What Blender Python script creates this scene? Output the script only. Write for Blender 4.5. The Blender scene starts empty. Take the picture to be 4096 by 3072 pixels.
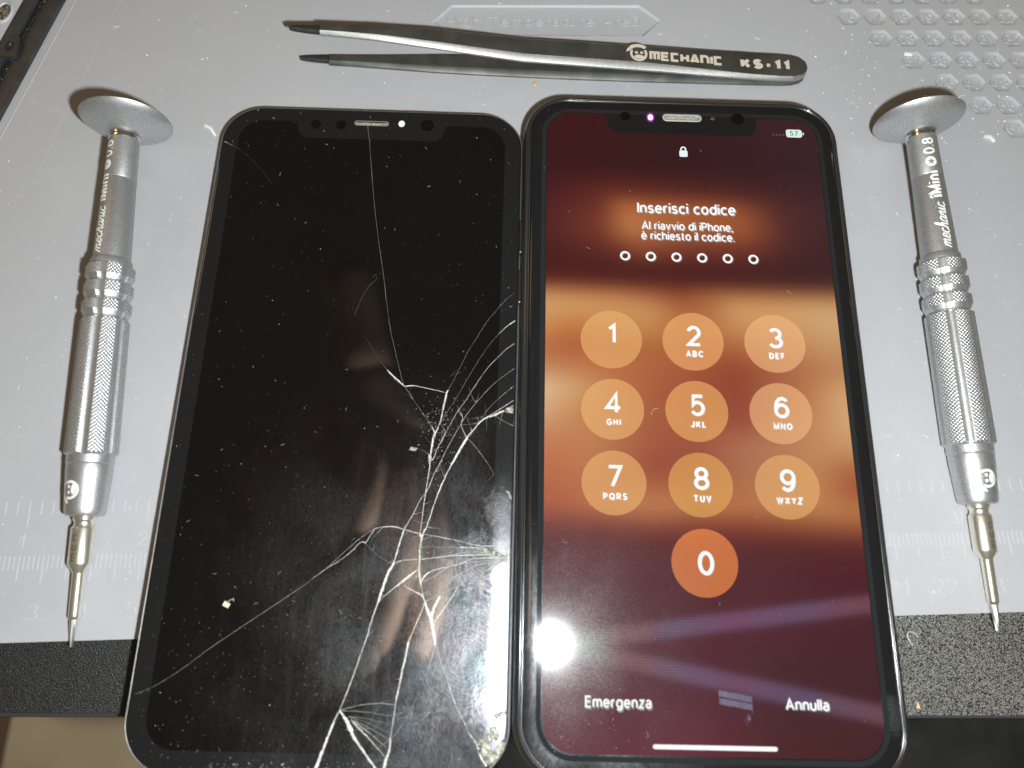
import bpy, bmesh, math, random
import numpy as np
from mathutils import Vector, Matrix
from mathutils.geometry import delaunay_2d_cdt

# All builder code works in millimetres; S turns them into metres.
S = 0.001
scn = bpy.context.scene
COL = scn.collection
PI = math.pi

# ------------------------------------------------------------------ camera
cam_d = bpy.data.cameras.new('camera')
cam = bpy.data.objects.new('camera', cam_d); COL.objects.link(cam)
cam_d.sensor_width = 36.0
cam_d.lens = 2950 / 4096 * 36.0
cam_d.clip_start = 0.004; cam_d.clip_end = 20.0
_R = [[0.999592, 0.021721, 0.018565], [0.026171, -0.956738, -0.289771], [0.011468, 0.290139, -0.956916]]
_r = Matrix(_R)
cam.matrix_world = Matrix.Translation(Vector((-8.804, 25.714, 159.76)) * S) @ (Matrix(((_r[0][0], -_r[1][0], -_r[2][0]), (_r[0][1], -_r[1][1], -_r[2][1]), (_r[0][2], -_r[1][2], -_r[2][2]))).to_4x4())
cam_d.dof.use_dof = True
cam_d.dof.focus_distance = 0.172
cam_d.dof.aperture_fstop = 13.0
scn.camera = cam

# ------------------------------------------------------------------ world and lamps
w = bpy.data.worlds.new('World'); scn.world = w; w.use_nodes = True
bg = w.node_tree.nodes['Background']
bg.inputs['Color'].default_value = (1.0, 0.78, 0.50, 1); bg.inputs['Strength'].default_value = 0.115

def lamp_falloff(l, const, quad):
    l.use_nodes = True
    nt = l.node_tree; em = nt.nodes['Emission']
    f1 = nt.nodes.new('ShaderNodeLightFalloff'); f1.inputs['Strength'].default_value = const
    f2 = nt.nodes.new('ShaderNodeLightFalloff'); f2.inputs['Strength'].default_value = quad
    ad = nt.nodes.new('ShaderNodeMath'); ad.operation = 'ADD'
    nt.links.new(f1.outputs['Constant'], ad.inputs[0]); nt.links.new(f2.outputs['Quadratic'], ad.inputs[1])
    nt.links.new(ad.outputs[0], em.inputs['Strength'])

fl = bpy.data.lights.new('camera_flash', 'POINT'); fl.energy = 1.0; fl.shadow_soft_size = 3.7 * S
fl.color = (0.93, 0.985, 1.0)
lamp_falloff(fl, 30.5, 1.17)
flo = bpy.data.objects.new('camera_flash', fl); flo.location = Vector((11.41, 12.92, 155.0)) * S; COL.objects.link(flo)
rl = bpy.data.lights.new('room_lamp', 'AREA'); rl.shape = 'DISK'; rl.size = 0.16; rl.energy = 0.30; rl.color = (1.0, 0.62, 0.27)
rlo = bpy.data.objects.new('room_lamp', rl); rlo.location = (-0.52, 0.42, 0.46); COL.objects.link(rlo)
rlo.rotation_euler = (Vector((-0.05, 0.15, 0)) - rlo.location).to_track_quat('-Z', 'Y').to_euler()

scn.view_settings.view_transform = 'Standard'; scn.view_settings.look = 'None'
scn.view_settings.exposure = 0.0; scn.view_settings.gamma = 1.0; scn.view_settings.use_curve_mapping = False
try:
    scn.cycles.use_denoising = True; scn.cycles.denoiser = 'OPENIMAGEDENOISE'
    scn.cycles.sample_clamp_indirect = 4.0
    scn.cycles.max_bounces = 6
except Exception: pass

# ------------------------------------------------------------------ helpers
rng = random.Random(7); nrng = np.random.default_rng(7)
def sl(c): return tuple((x / 255 / 12.92) if x / 255 <= 0.04045 else ((x / 255 + 0.055) / 1.055) ** 2.4 for x in c)

class NT:
    def __init__(s, name):
        s.m = bpy.data.materials.new(name); s.m.use_nodes = True; s.t = s.m.node_tree
        s.p = s.t.nodes['Principled BSDF']; s.out = s.t.nodes['Material Output']; s._co = None
    def n(s, typ, **kw):
        x = s.t.nodes.new(typ)
        for k, v in kw.items(): setattr(x, k, v)
        return x
    def l(s, a, b): s.t.links.new(a, b)
    def co(s):
        if s._co is None: s._co = s.n('ShaderNodeTexCoord').outputs['Object']
        return s._co
    def noise(s, scale_mm, detail=3.0, rough=0.55, stretch=None, rot=0.0, dist=0.0):
        """noise whose features are about scale_mm wide"""
        mp = s.n('ShaderNodeMapping'); s.l(s.co(), mp.inputs['Vector'])
        k = 1000.0 / scale_mm
        st = stretch or (1, 1, 1)
        mp.inputs['Scale'].default_value = (k * st[0], k * st[1], k * st[2]); mp.inputs['Rotation'].default_value = (0, 0, rot)
        x = s.n('ShaderNodeTexNoise'); s.l(mp.outputs[0], x.inputs['Vector'])
        x.inputs['Scale'].default_value = 1.0; x.inputs['Detail'].default_value = detail; x.inputs['Roughness'].default_value = rough; x.inputs['Distortion'].default_value = dist
        return x.outputs['Fac']
    def voro(s, scale_mm, feature='F1', rnd=1.0):
        mp = s.n('ShaderNodeMapping'); s.l(s.co(), mp.inputs['Vector']); k = 1000.0 / scale_mm
        mp.inputs['Scale'].default_value = (k, k, k)
        x = s.n('ShaderNodeTexVoronoi'); x.feature = feature; s.l(mp.outputs[0], x.inputs['Vector'])
        x.inputs['Scale'].default_value = 1.0; x.inputs['Randomness'].default_value = rnd
        return x.outputs['Distance']
    def ramp(s, fac, stops):
        r = s.n('ShaderNodeValToRGB'); s.l(fac, r.inputs['Fac'])
        e = r.color_ramp.elements
        while len(e) < len(stops): e.new(0.5)
        for k, (p, c) in zip(e, stops):
            k.position = p; k.color = (*c, 1) if isinstance(c, tuple) else (c, c, c, 1)
        return r.outputs['Color']
    def math(s, op, a, b=None, c=None, clamp=False):
        x = s.n('ShaderNodeMath', operation=op, use_clamp=clamp)
        for i, v in enumerate((a, b, c)):
            if v is None: continue
            if isinstance(v, (int, float)): x.inputs[i].default_value = v
            else: s.l(v, x.inputs[i])
        return x.outputs[0]
    def bump(s, h, dist_mm, strength=1.0, prev=None):
        b = s.n('ShaderNodeBump'); s.l(h, b.inputs['Height']); b.inputs['Distance'].default_value = dist_mm * S; b.inputs['Strength'].default_value = strength
        if prev is not None: s.l(prev, b.inputs['Normal'])
        return b.outputs[0]
    def set(s, **kw):
        for k, v in kw.items():
            i = s.p.inputs[k.replace('_', ' ')]
            if hasattr(v, 'links') or hasattr(v, 'is_linked'): s.l(v, i)
            elif isinstance(v, tuple) and len(v) == 3: i.default_value = (*v, 1)
            else: i.default_value = v
        return s
    def xyz(s):
        x = s.n('ShaderNodeSeparateXYZ'); s.l(s.co(), x.inputs[0]); return x.outputs

def simple(name, col, rough=0.5, metal=0.0, **kw):
    t = NT(name); t.set(Base_Color=col, Roughness=rough, Metallic=metal, **kw); return t

def thing(name, label, cat, loc=(0, 0, 0), rot=None, group=None):
    o = bpy.data.objects.new(name, None); COL.objects.link(o); o.location = Vector(loc) * S
    o.empty_display_size = 0.005
    if rot is not None: o.rotation_euler = rot
    o['label'] = label; o['category'] = cat
    if group: o['group'] = group
    return o

def mesh(name, verts, faces, mat, parent=None, smooth=True, angle=35, label=None, cat=None, kind=None, group=None, loc=None, rot=None, orient='recalc'):
    me = bpy.data.meshes.new(name)
    me.from_pydata([(float(v[0]) * S, float(v[1]) * S, float(v[2]) * S) for v in verts], [], [tuple(int(i) for i in f) for f in faces])
    me.validate(); me.update()
    bm = bmesh.new(); bm.from_mesh(me)
    if orient == 'recalc': bmesh.ops.recalc_face_normals(bm, faces=bm.faces[:])
    elif orient == 'up': bmesh.ops.reverse_faces(bm, faces=[f for f in bm.faces if f.normal.z < 0])
    bm.to_mesh(me); bm.free()
    if smooth:
        me.polygons.foreach_set('use_smooth', [True] * len(me.polygons))
        me.set_sharp_from_angle(angle=math.radians(angle))
    me.materials.append(mat.m if isinstance(mat, NT) else mat)
    o = bpy.data.objects.new(name, me); COL.objects.link(o)
    if parent is not None: o.parent = parent
    if loc is not None: o.location = Vector(loc) * S
    if rot is not None: o.rotation_euler = rot
    if label: o['label'] = label
    if cat: o['category'] = cat
    if kind: o['kind'] = kind
    if group: o['group'] = group
    return o

class MB:
    def __init__(s): s.v = []; s.f = []
    def add(s, v, f):
        k = len(s.v); s.v += [tuple(x) for x in v]; s.f += [tuple(i + k for i in q) for q in f]; return s
    def rings(s, rings, close=True, cap0=False, cap1=False):
        n = len(rings[0]); v = [p for r in rings for p in r]; f = []
        for i in range(len(rings) - 1):
            for j in range(n if close else n - 1):
                a = i * n + j; b = i * n + (j + 1) % n
                f.append((a, b, b + n, a + n))
        if cap0: f.append(tuple(range(n - 1, -1, -1)))
        if cap1: f.append(tuple((len(rings) - 1) * n + j for j in range(n)))
        return s.add(v, f)
    def box(s, x0, x1, y0, y1, z0, z1):
        return s.rings([[(x0, y0, z0), (x1, y0, z0), (x1, y1, z0), (x0, y1, z0)], [(x0, y0, z1), (x1, y0, z1), (x1, y1, z1), (x0, y1, z1)]], cap0=True, cap1=True)
    def build(s, name, mat, parent=None, **kw): return mesh(name, s.v, s.f, mat, parent, **kw)

def rrect(x0, x1, y0, y1, r, n=10):
    pts = []
    for cx, cy, a in ((x1 - r, y0 + r, -90), (x1 - r, y1 - r, 0), (x0 + r, y1 - r, 90), (x0 + r, y0 + r, 180)):
        for i in range(n + 1):
            t = math.radians(a + 90 * i / n); pts.append((cx + r * math.cos(t), cy + r * math.sin(t)))
    return pts
def rr_rings(x0, x1, y0, y1, r, prof, n=12):
    """prof: (inset, z) pairs -> list of 3-D loops"""
    return [[(x, y, z) for x, y in rrect(x0 + d, x1 - d, y0 + d, y1 - d, max(r - d, 0.3), n)] for d, z in prof]

def catmull(pts, n=5, closed=False):
    P = [np.array(p, float) for p in pts]
    if len(P) < 3: return [tuple(p) for p in P]
    out = []; N = len(P)
    for i in range(N if closed else N - 1):
        p0 = P[(i - 1) % N] if (closed or i > 0) else 2 * P[0] - P[1]
        p1 = P[i]; p2 = P[(i + 1) % N]
        p3 = P[(i + 2) % N] if (closed or i + 2 < N) else 2 * P[-1] - P[-2]
        for k in range(n):
            t = k / n
            out.append(tuple(0.5 * ((2 * p1) + (p2 - p0) * t + (2 * p0 - 5 * p1 + 4 * p2 - p3) * t * t + (3 * p1 - p0 - 3 * p2 + p3) * t ** 3)))
    if not closed: out.append(tuple(P[-1]))
    return out

def strip(pts, widths, prof=((-0.5, 0.0), (0.5, 0.0)), closed=False):
    """mitred ribbon along 2-D pts. prof: (offset as share of the width, height) across. -> rings of (x, y, z)"""
    P = [np.array(p, float) for p in pts]
    Q = [P[0]]; W = [widths[0] if not isinstance(widths, (int, float)) else widths]
    for i in range(1, len(P)):
        if np.linalg.norm(P[i] - Q[-1]) > 1e-6: Q.append(P[i]); W.append(widths[i] if not isinstance(widths, (int, float)) else widths)
    if closed and np.linalg.norm(Q[0] - Q[-1]) < 1e-6: Q.pop(); W.pop()
    N = len(Q); rings = []
    for i in range(N):
        a = Q[i] - Q[i - 1] if (i > 0 or closed) else Q[1] - Q[0]
        b = Q[(i + 1) % N] - Q[i] if (i < N - 1 or closed) else a
        a = a / (np.linalg.norm(a) + 1e-12); b = b / (np.linalg.norm(b) + 1e-12)
        t = a + b
        if np.linalg.norm(t) < 1e-6: t = a
        t /= np.linalg.norm(t); nn = np.array([-t[1], t[0]])
        m = 1 / max(abs(np.dot(nn, np.array([-a[1], a[0]]))), 0.45)
        rings.append([(*(Q[i] + nn * o * W[i] * m), z) for o, z in prof])
    if closed: rings.append(rings[0])
    return rings

# ------------------------------------------------------------------ stroke lettering
def ar(cx, cy, rx, ry, a0, a1, n=14):
    return [(cx + rx * math.cos(math.radians(a0 + (a1 - a0) * i / n)), cy + ry * math.sin(math.radians(a0 + (a1 - a0) * i / n))) for i in range(n + 1)]
XH = 0.71
def _bowl(cx, rx): return ar(cx, XH / 2, rx, XH / 2, 0, 360, 24)
GL = {
 '0': (.62, [ar(.31, .5, .31, .5, 90, 450, 28)]), '1': (.30, [[(0, .78), (.26, .99), (.26, 0)]]),
 '2': (.60, [ar(.29, .70, .29, .30, 165, -28) + [(0, 0), (.60, 0)]]),
 '3': (.60, [ar(.29, .745, .27, .255, 150, -90) , ar(.29, .26, .31, .26, 82, -155)]),
 '4': (.70, [[(.5, 0), (.5, 1), (0, .25), (.70, .25)]]),
 '5': (.60, [[(.56, 1), (.1, 1), (.05, .52)] + ar(.28, .33, .31, .33, 128, -150)]),
 '6': (.62, [ar(.31, .32, .31, .32, 170, 530, 24), [(0, .33), (.01, .55), (.07, .78), (.2, .95), (.37, 1.0), (.52, .93), (.58, .84)]]),
 '7': (.60, [[(0, 1), (.60, 1), (.17, 0)]]),
 '8': (.60, [ar(.3, .755, .26, .245, -90, 270, 22), ar(.3, .265, .3, .265, 90, 450, 24)]),
 '9': (.62, [ar(.31, .68, .31, .32, -10, 350, 24), [(.62, .67), (.61, .45), (.55, .22), (.42, .05), (.25, 0), (.1, .07), (.04, .16)]]),
 'A': (.70, [[(0, 0), (.35, 1), (.70, 0)], [(.12, .33), (.58, .33)]]),
 'B': (.58, [[(0, .52), (.3, .52)] + ar(.3, .76, .24, .24, -90, 90) + [(0, 1), (0, 0), (.32, 0)] + ar(.32, .26, .26, .26, -90, 80)]),
 'C': (.70, [ar(.40, .5, .40, .5, 42, 318, 22)]), 'D': (.66, [[(0, 0), (0, 1), (.26, 1)] + ar(.26, .5, .4, .5, 90, -90) + [(0, 0)]]),
 'E': (.50, [[(.5, 1), (0, 1), (0, 0), (.5, 0)], [(0, .52), (.46, .52)]]), 'F': (.48, [[(.48, 1), (0, 1), (0, 0)], [(0, .5), (.44, .5)]]),
 'G': (.74, [ar(.40, .5, .40, .5, 45, 345, 22) + [(.78, .46), (.42, .46)]]), 'H': (.62, [[(0, 0), (0, 1)], [(.62, 0), (.62, 1)], [(0, .52), (.62, .52)]]),
 'I': (.0, [[(0, 0), (0, 1)]]), 'J': (.46, [[(.46, 1), (.46, .25)] + ar(.23, .25, .23, .25, 0, -175)]),
 'K': (.60, [[(0, 0), (0, 1)], [(.58, 1), (.02, .38)], [(.2, .58), (.60, 0)]]), 'L': (.48, [[(0, 1), (0, 0), (.48, 0)]]),
 'M': (.76, [[(0, 0), (0, 1), (.38, .12), (.76, 1), (.76, 0)]]), 'N': (.62, [[(0, 0), (0, 1), (.62, 0), (.62, 1)]]),
 'O': (.80, [ar(.40, .5, .40, .5, 90, 450, 28)]), 'P': (.56, [[(0, 0), (0, 1), (.28, 1)] + ar(.28, .73, .27, .27, 90, -90) + [(0, .46)]]),
 'Q': (.80, [ar(.40, .5, .40, .5, 90, 450, 28), [(.42, .32), (.84, -.10)]]), 'R': (.58, [[(0, 0), (0, 1), (.28, 1)] + ar(.28, .74, .26, .26, 90, -90) + [(0, .48)], [(.3, .48), (.58, 0)]]),
 'S': (.58, [ar(.3, .74, .26, .26, 30, 262, 14) + ar(.3, .255, .28, .255, 80, -155, 14)]), 'T': (.66, [[(0, 1), (.66, 1)], [(.33, 1), (.33, 0)]]),
 'U': (.60, [[(0, 1), (0, .3)] + ar(.3, .3, .3, .3, 180, 360) + [(.6, 1)]]), 'V': (.68, [[(0, 1), (.34, 0), (.68, 1)]]),
 'W': (1.0, [[(0, 1), (.26, 0), (.5, .95), (.74, 0), (1.0, 1)]]), 'X': (.64, [[(0, 0), (.64, 1)], [(0, 1), (.64, 0)]]),
 'Y': (.64, [[(0, 1), (.32, .45), (.64, 1)], [(.32, .45), (.32, 0)]]), 'Z': (.60, [[(0, 1), (.60, 1), (0, 0), (.60, 0)]]),
 'a': (.46, [ar(.24, .50, .21, .21, 155, 0, 10) + [(.45, 0)], ar(.22, .2, .22, .2, 40, 320, 16)]),
 'b': (.52, [[(0, 0), (0, 1.03)], _bowl(.26, .26)]), 'c': (.46, [ar(.27, XH / 2, .27, XH / 2, 45, 315, 16)]),
 'd': (.52, [[(.52, 0), (.52, 1.03)], _bowl(.26, .26)]), 'e': (.52, [[(.0, .37), (.52, .37)] + ar(.26, XH / 2, .26, XH / 2, 5, 318, 20)]),
 'g': (.52, [[(.52, XH), (.52, -.02)] + ar(.27, -.02, .25, .24, 0, -155), _bowl(.26, .26)]),
 'h': (.48, [[(0, 0), (0, 1.03)], [(0, .42)] + ar(.24, .46, .24, .25, 170, 0) + [(.48, 0)]]), 'i': (0, [[(0, 0), (0, XH)], [(0, .93), (0, 1.03)]]),
 'l': (0, [[(0, 0), (0, 1.03)]]), 'm': (.80, [[(0, 0), (0, XH)], [(0, .44)] + ar(.2, .48, .2, .23, 170, 0) + [(.4, 0)], [(.4, .44)] + ar(.6, .48, .2, .23, 170, 0) + [(.8, 0)]]),
 'n': (.46, [[(0, 0), (0, XH)], [(0, .42)] + ar(.23, .46, .23, .25, 170, 0) + [(.46, 0)]]), 'o': (.54, [_bowl(.27, .27)]),
 'p': (.52, [[(0, -.26), (0, XH)], _bowl(.26, .26)]), 'r': (.26, [[(0, 0), (0, XH)], [(0, .40)] + ar(.22, .45, .22, .25, 170, 75, 6)]),
 's': (.42, [ar(.21, .53, .19, .18, 30, 262, 10) + ar(.21, .18, .21, .18, 80, -155, 10)]), 't': (.30, [[(.12, .92), (.12, .18)] + ar(.27, .16, .15, .16, 180, 280, 6), [(0, XH), (.30, XH)]]),
 'u': (.46, [[(0, XH), (0, .25)] + ar(.23, .25, .23, .25, 180, 360) + [(.46, XH)]]), 'v': (.48, [[(0, XH), (.24, 0), (.48, XH)]]),
 'z': (.42, [[(0, XH), (.42, XH), (0, 0), (.42, 0)]]), '.': (0, [[(0, -.04), (0, .06)]]), ',': (.02, [[(.03, .07), (-.03, -.16)]]), '-': (.3, [[(0, .40), (.3, .40)]]),
 ' ': (.14, []),
}
GL['è'] = (.52, GL['e'][1] + [[(.12, 1.02), (.28, .86)]])

def text(s, cap, wt, track=0.13, width=None):
    """-> (strokes in mm with the baseline at y=0 starting at x=0, total width)"""
    k = cap - wt; out = []; x = 0.0
    for ch in s:
        adv, st = GL[ch]
        for p in st: out.append([(x + wt / 2 + q[0] * k, wt / 2 + q[1] * k) for q in p])
        x += adv * k + wt + track * cap
    x -= track * cap
    if width:
        f = width / x; out = [[(a * f, b) for a, b in p] for p in out]; x = width
    return out, x

def ink(mb, strokes, wt, tf, dz=0.0015, prof=None):
    """ribbons for strokes; tf maps (x, y, h) in mm to a 3-D point; later strokes lie a hair above earlier ones"""
    for i, p in enumerate(strokes):
        r = strip(p, wt, prof or ((-.5, 0), (.5, 0)))
        rings = [[tf(x, y, z + dz * (i % 6)) for x, y, z in q] for q in r]
        mb.rings(rings, close=False)
    return mb

# crack lines on the panel (start width, end width, points; mm in the panel's own frame)
CRACKS=[[0.1,0.06,[[34.72,143.02],[35.62,138.17],[36.86,129.37],[38.92,116.67],[41.62,103.01],[42.79,96.61],[44.18,89.81],[45.2,86.08],[46.82,80.59],[47.77,77.5],[48.2,76.61]]],[0.03,0.06,[[38.53,88.29],[39.97,85.92],[41.67,83.32],[44.13,80.25]]],[0.12,0.45,[[44.13,80.3],[44.93,79.49],[46.25,78.28]]],[0.45,0.15,[[46.25,78.28],[47.42,77.29],[48.2,76.61]]],[0.05,0.05,[[44.15,79.99],[45.5,78.42],[47.32,76.92]]],[0.25,0.08,[[48.2,76.61],[50.28,76.8],[52.76,76.36],[55.73,75.8],[57.46,75.42]]],[0.08,0.08,[[48.2,76.61],[50.23,73.73],[52.88,70.14],[54.58,67.94]]],[0.1,0.32,[[54.58,67.94],[55.11,66.96],[55.38,66.47]]],[0.08,0.08,[[71.72,99.62],[69.64,97.74],[67.67,95.18],[65.48,92.1],[63.35,88.24],[61.49,84.71],[59.91,80.98],[58.46,77.56],[57.73,75.99]]],[0.3,0.22,[[57.73,75.99],[57.46,75.47],[56.99,72.65],[56.45,69.11]]],[0.1,0.3,[[56.45,69.11],[55.62,66.6],[55.08,65.35]]],[0.3,0.25,[[55.38,66.47],[55.08,65.35],[54.77,62.4],[54.55,59.99],[54.45,61.7],[54.71,59.29]]],[0.28,0.07,[[71.87,92.7],[70.06,91.29],[68.34,89.47]]],[0.07,0.07,[[68.34,89.47],[66.65,87.27],[64.75,84.28],[63.12,81.34],[61.51,78.16],[59.93,75.03],[58.36,72.19],[56.66,69.62]]],[0.16,0.12,[[71.91,87.3],[69.95,85.77],[68.01,83.59],[66.57,81.96],[64.91,79.56],[63.06,76.4],[61.46,73.54],[60.09,71.48],[58.54,68.42],[57.55,66.41]]],[0.15,0.22,[[57.55,66.41],[57.23,65.66],[56.16,63.17],[55.12,60.47],[54.69,61.71]]],[0.07,0.14,[[71.92,81.39],[70.1,79.98],[67.69,77.83],[65.79,75.71],[63.91,73.36],[61.84,70.52],[60.94,68.74],[59.61,66.22],[58.3,63.47],[56.8,60.05],[55.73,57.87]]],[0.1,0.06,[[71.96,77.31],[70.2,75.84],[68.29,73.99],[66.64,72.17],[65.48,70.37],[64.69,68.84]]],[0.2,0.12,[[71.96,74.1],[70.28,72.91],[68.36,71.59],[66.22,70.14]]],[0.3,0.14,[[66.22,70.14],[64.69,68.84],[63.2,66.81],[62.29,65.55]]],[0.5,0.28,[[62.29,65.55],[61.17,63.55],[60.08,61.33],[59.42,60.12],[59.2,59.65]]],[0.3,0.5,[[71.96,72.07],[69.82,71.63],[67.9,70.69]]],[0.5,0.2,[[67.9,70.69],[66.22,70.09],[65.28,69.36]]],[0.16,0.16,[[71.91,71.18],[69.83,71.55],[67.9,70.82]]],[0.08,0.1,[[67.78,70.69],[69.88,69.49],[72.04,68.43]]],[0.1,0.2,[[60.1,71.35],[61.14,69.87],[60.84,68.36],[61.77,66.28],[62.29,65.55]]],[0.06,0.08,[[61.84,70.39],[63.05,67.55],[63.2,66.81]]],[0.06,0.12,[[56.47,68.61],[57.54,66.65],[57.23,65.66]]],[0.12,0.05,[[62.29,65.55],[64.29,63.39],[66.55,60.53],[66.54,60.57],[68.17,57.97]]],[0.22,0.15,[[54.71,59.29],[54.26,54.74],[53.88,51.2],[53.65,47.26],[53.43,45.2]]],[0.3,0.2,[[53.43,45.2],[53.84,44.07],[53.61,42.26],[53.74,40.02]]],[0.2,0.3,[[53.74,40.02],[53.78,37.58],[54.27,35.17]]],[0.2,0.12,[[54.27,35.17],[54.85,33.01],[55.25,31.94]]],[0.12,0.2,[[55.73,57.87],[54.52,54.27],[53.02,51.88],[51.8,49.06],[50.56,46.73],[50.06,45.57]]],[0.3,0.16,[[50.06,45.57],[49.42,43.06],[48.89,40.8],[48.55,39.23]]],[0.5,0.4,[[48.55,39.23],[47.56,37.21],[47.01,35.44],[46.31,32.81],[45.96,31.5]]],[0.25,0.15,[[45.96,31.5],[45.08,28.48],[44.26,24.9],[43.75,23.1],[42.41,18.33],[41.05,14.06],[40.2,11.65]]],[0.15,0.3,[[40.2,11.65],[39.32,9.66]]],[0.3,0.75,[[39.32,9.66],[38.32,6.71],[37.36,3.6],[36.72,1.7],[36.25,0.16]]],[0.28,0.2,[[59.2,59.65],[57.92,56.74],[56.68,53.39],[55.7,50.09],[54.73,46.6]]],[0.2,0.35,[[54.73,46.6],[54.12,45.22],[53.74,43.84]]],[0.06,0.1,[[1.06,13.79],[1.98,14.01],[5.16,15.59],[9.06,18.2],[12.35,20.84],[14.89,22.86],[30.24,33.94],[32.72,35.97]]],[0.1,0.2,[[32.72,35.97],[35.24,37.9],[37.38,39.28],[39.51,41.01],[41.6,43.2],[42.54,43.0]]],[0.12,0.08,[[35.24,37.9],[39.4,42.17],[41.96,44.45],[44.14,45.99]]],[0.12,0.25,[[44.14,45.99],[45.96,46.38],[48.26,46.44],[49.91,46.02]]],[0.2,0.1,[[49.91,46.02],[51.09,45.71],[53.43,45.2],[56.22,44.81],[60.41,44.12],[63.67,43.41]]],[0.1,0.3,[[63.67,43.41],[66.45,43.03],[69.44,43.11],[70.61,42.23],[71.22,41.01]]],[0.06,0.08,[[42.54,43.0],[44.03,41.57],[45.49,40.49],[47.64,39.2]]],[0.14,0.2,[[44.14,45.99],[43.34,44.49],[42.54,43.0]]],[0.05,0.12,[[53.59,42.55],[56.8,42.63],[61.86,42.58],[66.01,42.34],[68.78,41.96],[70.64,41.33],[71.34,40.9]]],[0.08,0.14,[[60.64,44.13],[62.08,42.92],[65.09,42.32],[66.93,42.25]]],[0.15,0.3,[[61.86,42.69],[66.46,42.58],[69.02,41.74],[71.34,40.9]]],[0.2,0.1,[[48.55,39.23],[50.11,39.71],[52.38,39.99],[53.74,40.07]]],[0.15,0.3,[[53.74,40.07],[56.46,40.42],[60.1,40.96],[63.76,41.16],[68.34,41.39],[71.22,40.9]]],[0.08,0.2,[[60.1,40.96],[62.59,41.7],[66.03,41.78],[69.48,41.64],[71.34,40.9]]],[0.3,0.12,[[54.24,35.61],[55.5,37.4],[58.17,38.46],[61.55,39.21]]],[0.12,0.25,[[61.55,39.21],[64.25,40.39],[68.36,40.72],[71.34,40.79]]],[0.16,0.1,[[54.69,35.73],[57.11,37.0],[59.75,38.83],[62.0,39.56],[66.09,39.99],[71.34,40.75]]],[0.18,0.08,[[60.32,36.42],[62.53,37.79],[65.21,39.19],[68.38,40.05],[71.34,40.68]]],[0.1,0.14,[[55.36,31.94],[57.32,33.07],[59.47,35.3],[61.66,36.78],[64.59,37.62],[67.5,39.02],[69.76,39.97],[71.35,40.57]]],[0.12,0.08,[[55.36,31.94],[58.21,33.31],[61.74,35.03]]],[0.08,0.16,[[61.74,35.03],[64.39,36.74],[67.29,38.35],[69.76,39.75],[71.35,40.46]]],[0.12,0.28,[[61.74,35.03],[60.7,33.15],[58.82,30.3],[57.58,28.35],[57.01,26.64]]],[0.08,0.2,[[45.96,31.5],[47.42,33.05],[49.11,34.5]]],[0.2,0.5,[[49.11,34.5],[49.97,35.18],[51.47,36.42]]],[0.5,0.12,[[51.47,36.42],[52.55,37.33],[53.74,38.24]]],[0.08,0.35,[[50.89,34.87],[52.99,33.83],[54.38,33.22]]],[0.35,0.12,[[54.38,33.22],[54.87,32.69],[55.25,31.94]]],[0.3,0.7,[[55.25,31.94],[55.91,30.23],[56.66,28.75]]],[0.75,0.35,[[56.66,28.75],[57.02,27.27],[57.53,25.2],[57.76,23.83]]],[0.5,0.6,[[58.22,33.09],[57.22,30.91],[56.65,28.97]]],[0.25,0.2,[[55.25,31.94],[54.79,30.21],[54.02,28.27],[53.25,26.34],[52.49,24.34]]],[0.35,0.2,[[52.49,24.34],[52.12,21.62],[51.64,18.94],[51.28,16.29],[50.81,13.66]]],[0.2,0.15,[[50.81,13.66],[50.58,10.88],[50.22,6.95]]],[0.2,0.6,[[50.22,6.95],[50.15,5.02],[49.64,3.28],[49.42,1.96],[49.33,0.42]]],[0.2,0.04,[[57.72,23.83],[57.1,21.12],[56.29,17.92]]],[0.1,0.2,[[57.83,23.83],[58.85,21.16],[60.09,18.31],[61.34,15.1],[62.31,12.91]]],[0.2,0.1,[[62.31,12.91],[63.71,10.56],[65.11,8.04]]],[0.12,0.4,[[65.11,8.04],[66.45,6.51],[67.38,4.21],[68.5,2.7]]],[0.1,0.14,[[40.2,11.65],[41.87,12.18],[44.62,12.77],[47.62,13.04],[50.54,12.86]]],[0.12600000000000003,0.049,[[40.2,11.65],[45.37,11.45],[50.58,10.78]]],[0.108,0.041999999999999996,[[42.0,10.7],[46.12,10.23],[50.26,9.3]]],[0.108,0.041999999999999996,[[42.01,10.6],[46.02,9.49],[50.04,7.92]]],[0.14400000000000002,0.055999999999999994,[[42.48,10.12],[46.25,8.66],[50.02,6.75]]],[0.18000000000000002,0.06999999999999999,[[42.49,10.02],[46.09,7.93],[49.7,5.39]]],[0.25200000000000006,0.098,[[42.85,9.63],[46.12,6.95],[49.39,3.85]]],[0.2,0.7,[[40.2,11.65],[41.04,10.68],[41.88,9.71]]],[0.75,0.5,[[41.88,9.71],[43.15,7.39],[43.65,6.62]]],[0.45,0.3,[[43.65,6.62],[44.82,5.29],[46.24,3.59],[47.62,2.09],[48.57,0.79]]],[0.05,0.1,[[54.96,14.76],[54.1,12.94],[53.15,10.93],[51.8,8.74],[50.43,6.96]]],[0.05,0.03,[[53.72,12.13],[57.41,11.71]]],[0.05,0.06,[[61.32,11.1],[61.51,7.18],[61.98,4.1],[62.28,2.22]]],[0.06,0.03,[[1.22,136.96],[3.33,135.89],[5.22,134.69],[7.17,132.99],[10.62,129.61],[13.91,125.52]]],[0.22,0.06,[[0.82,137.07],[1.47,136.79],[2.86,136.12]]],[0.05,0.04,[[58.02,79.1],[59.31,80.57]]],[0.05,0.03,[[58.87,79.38],[60.19,80.26]]]]
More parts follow.
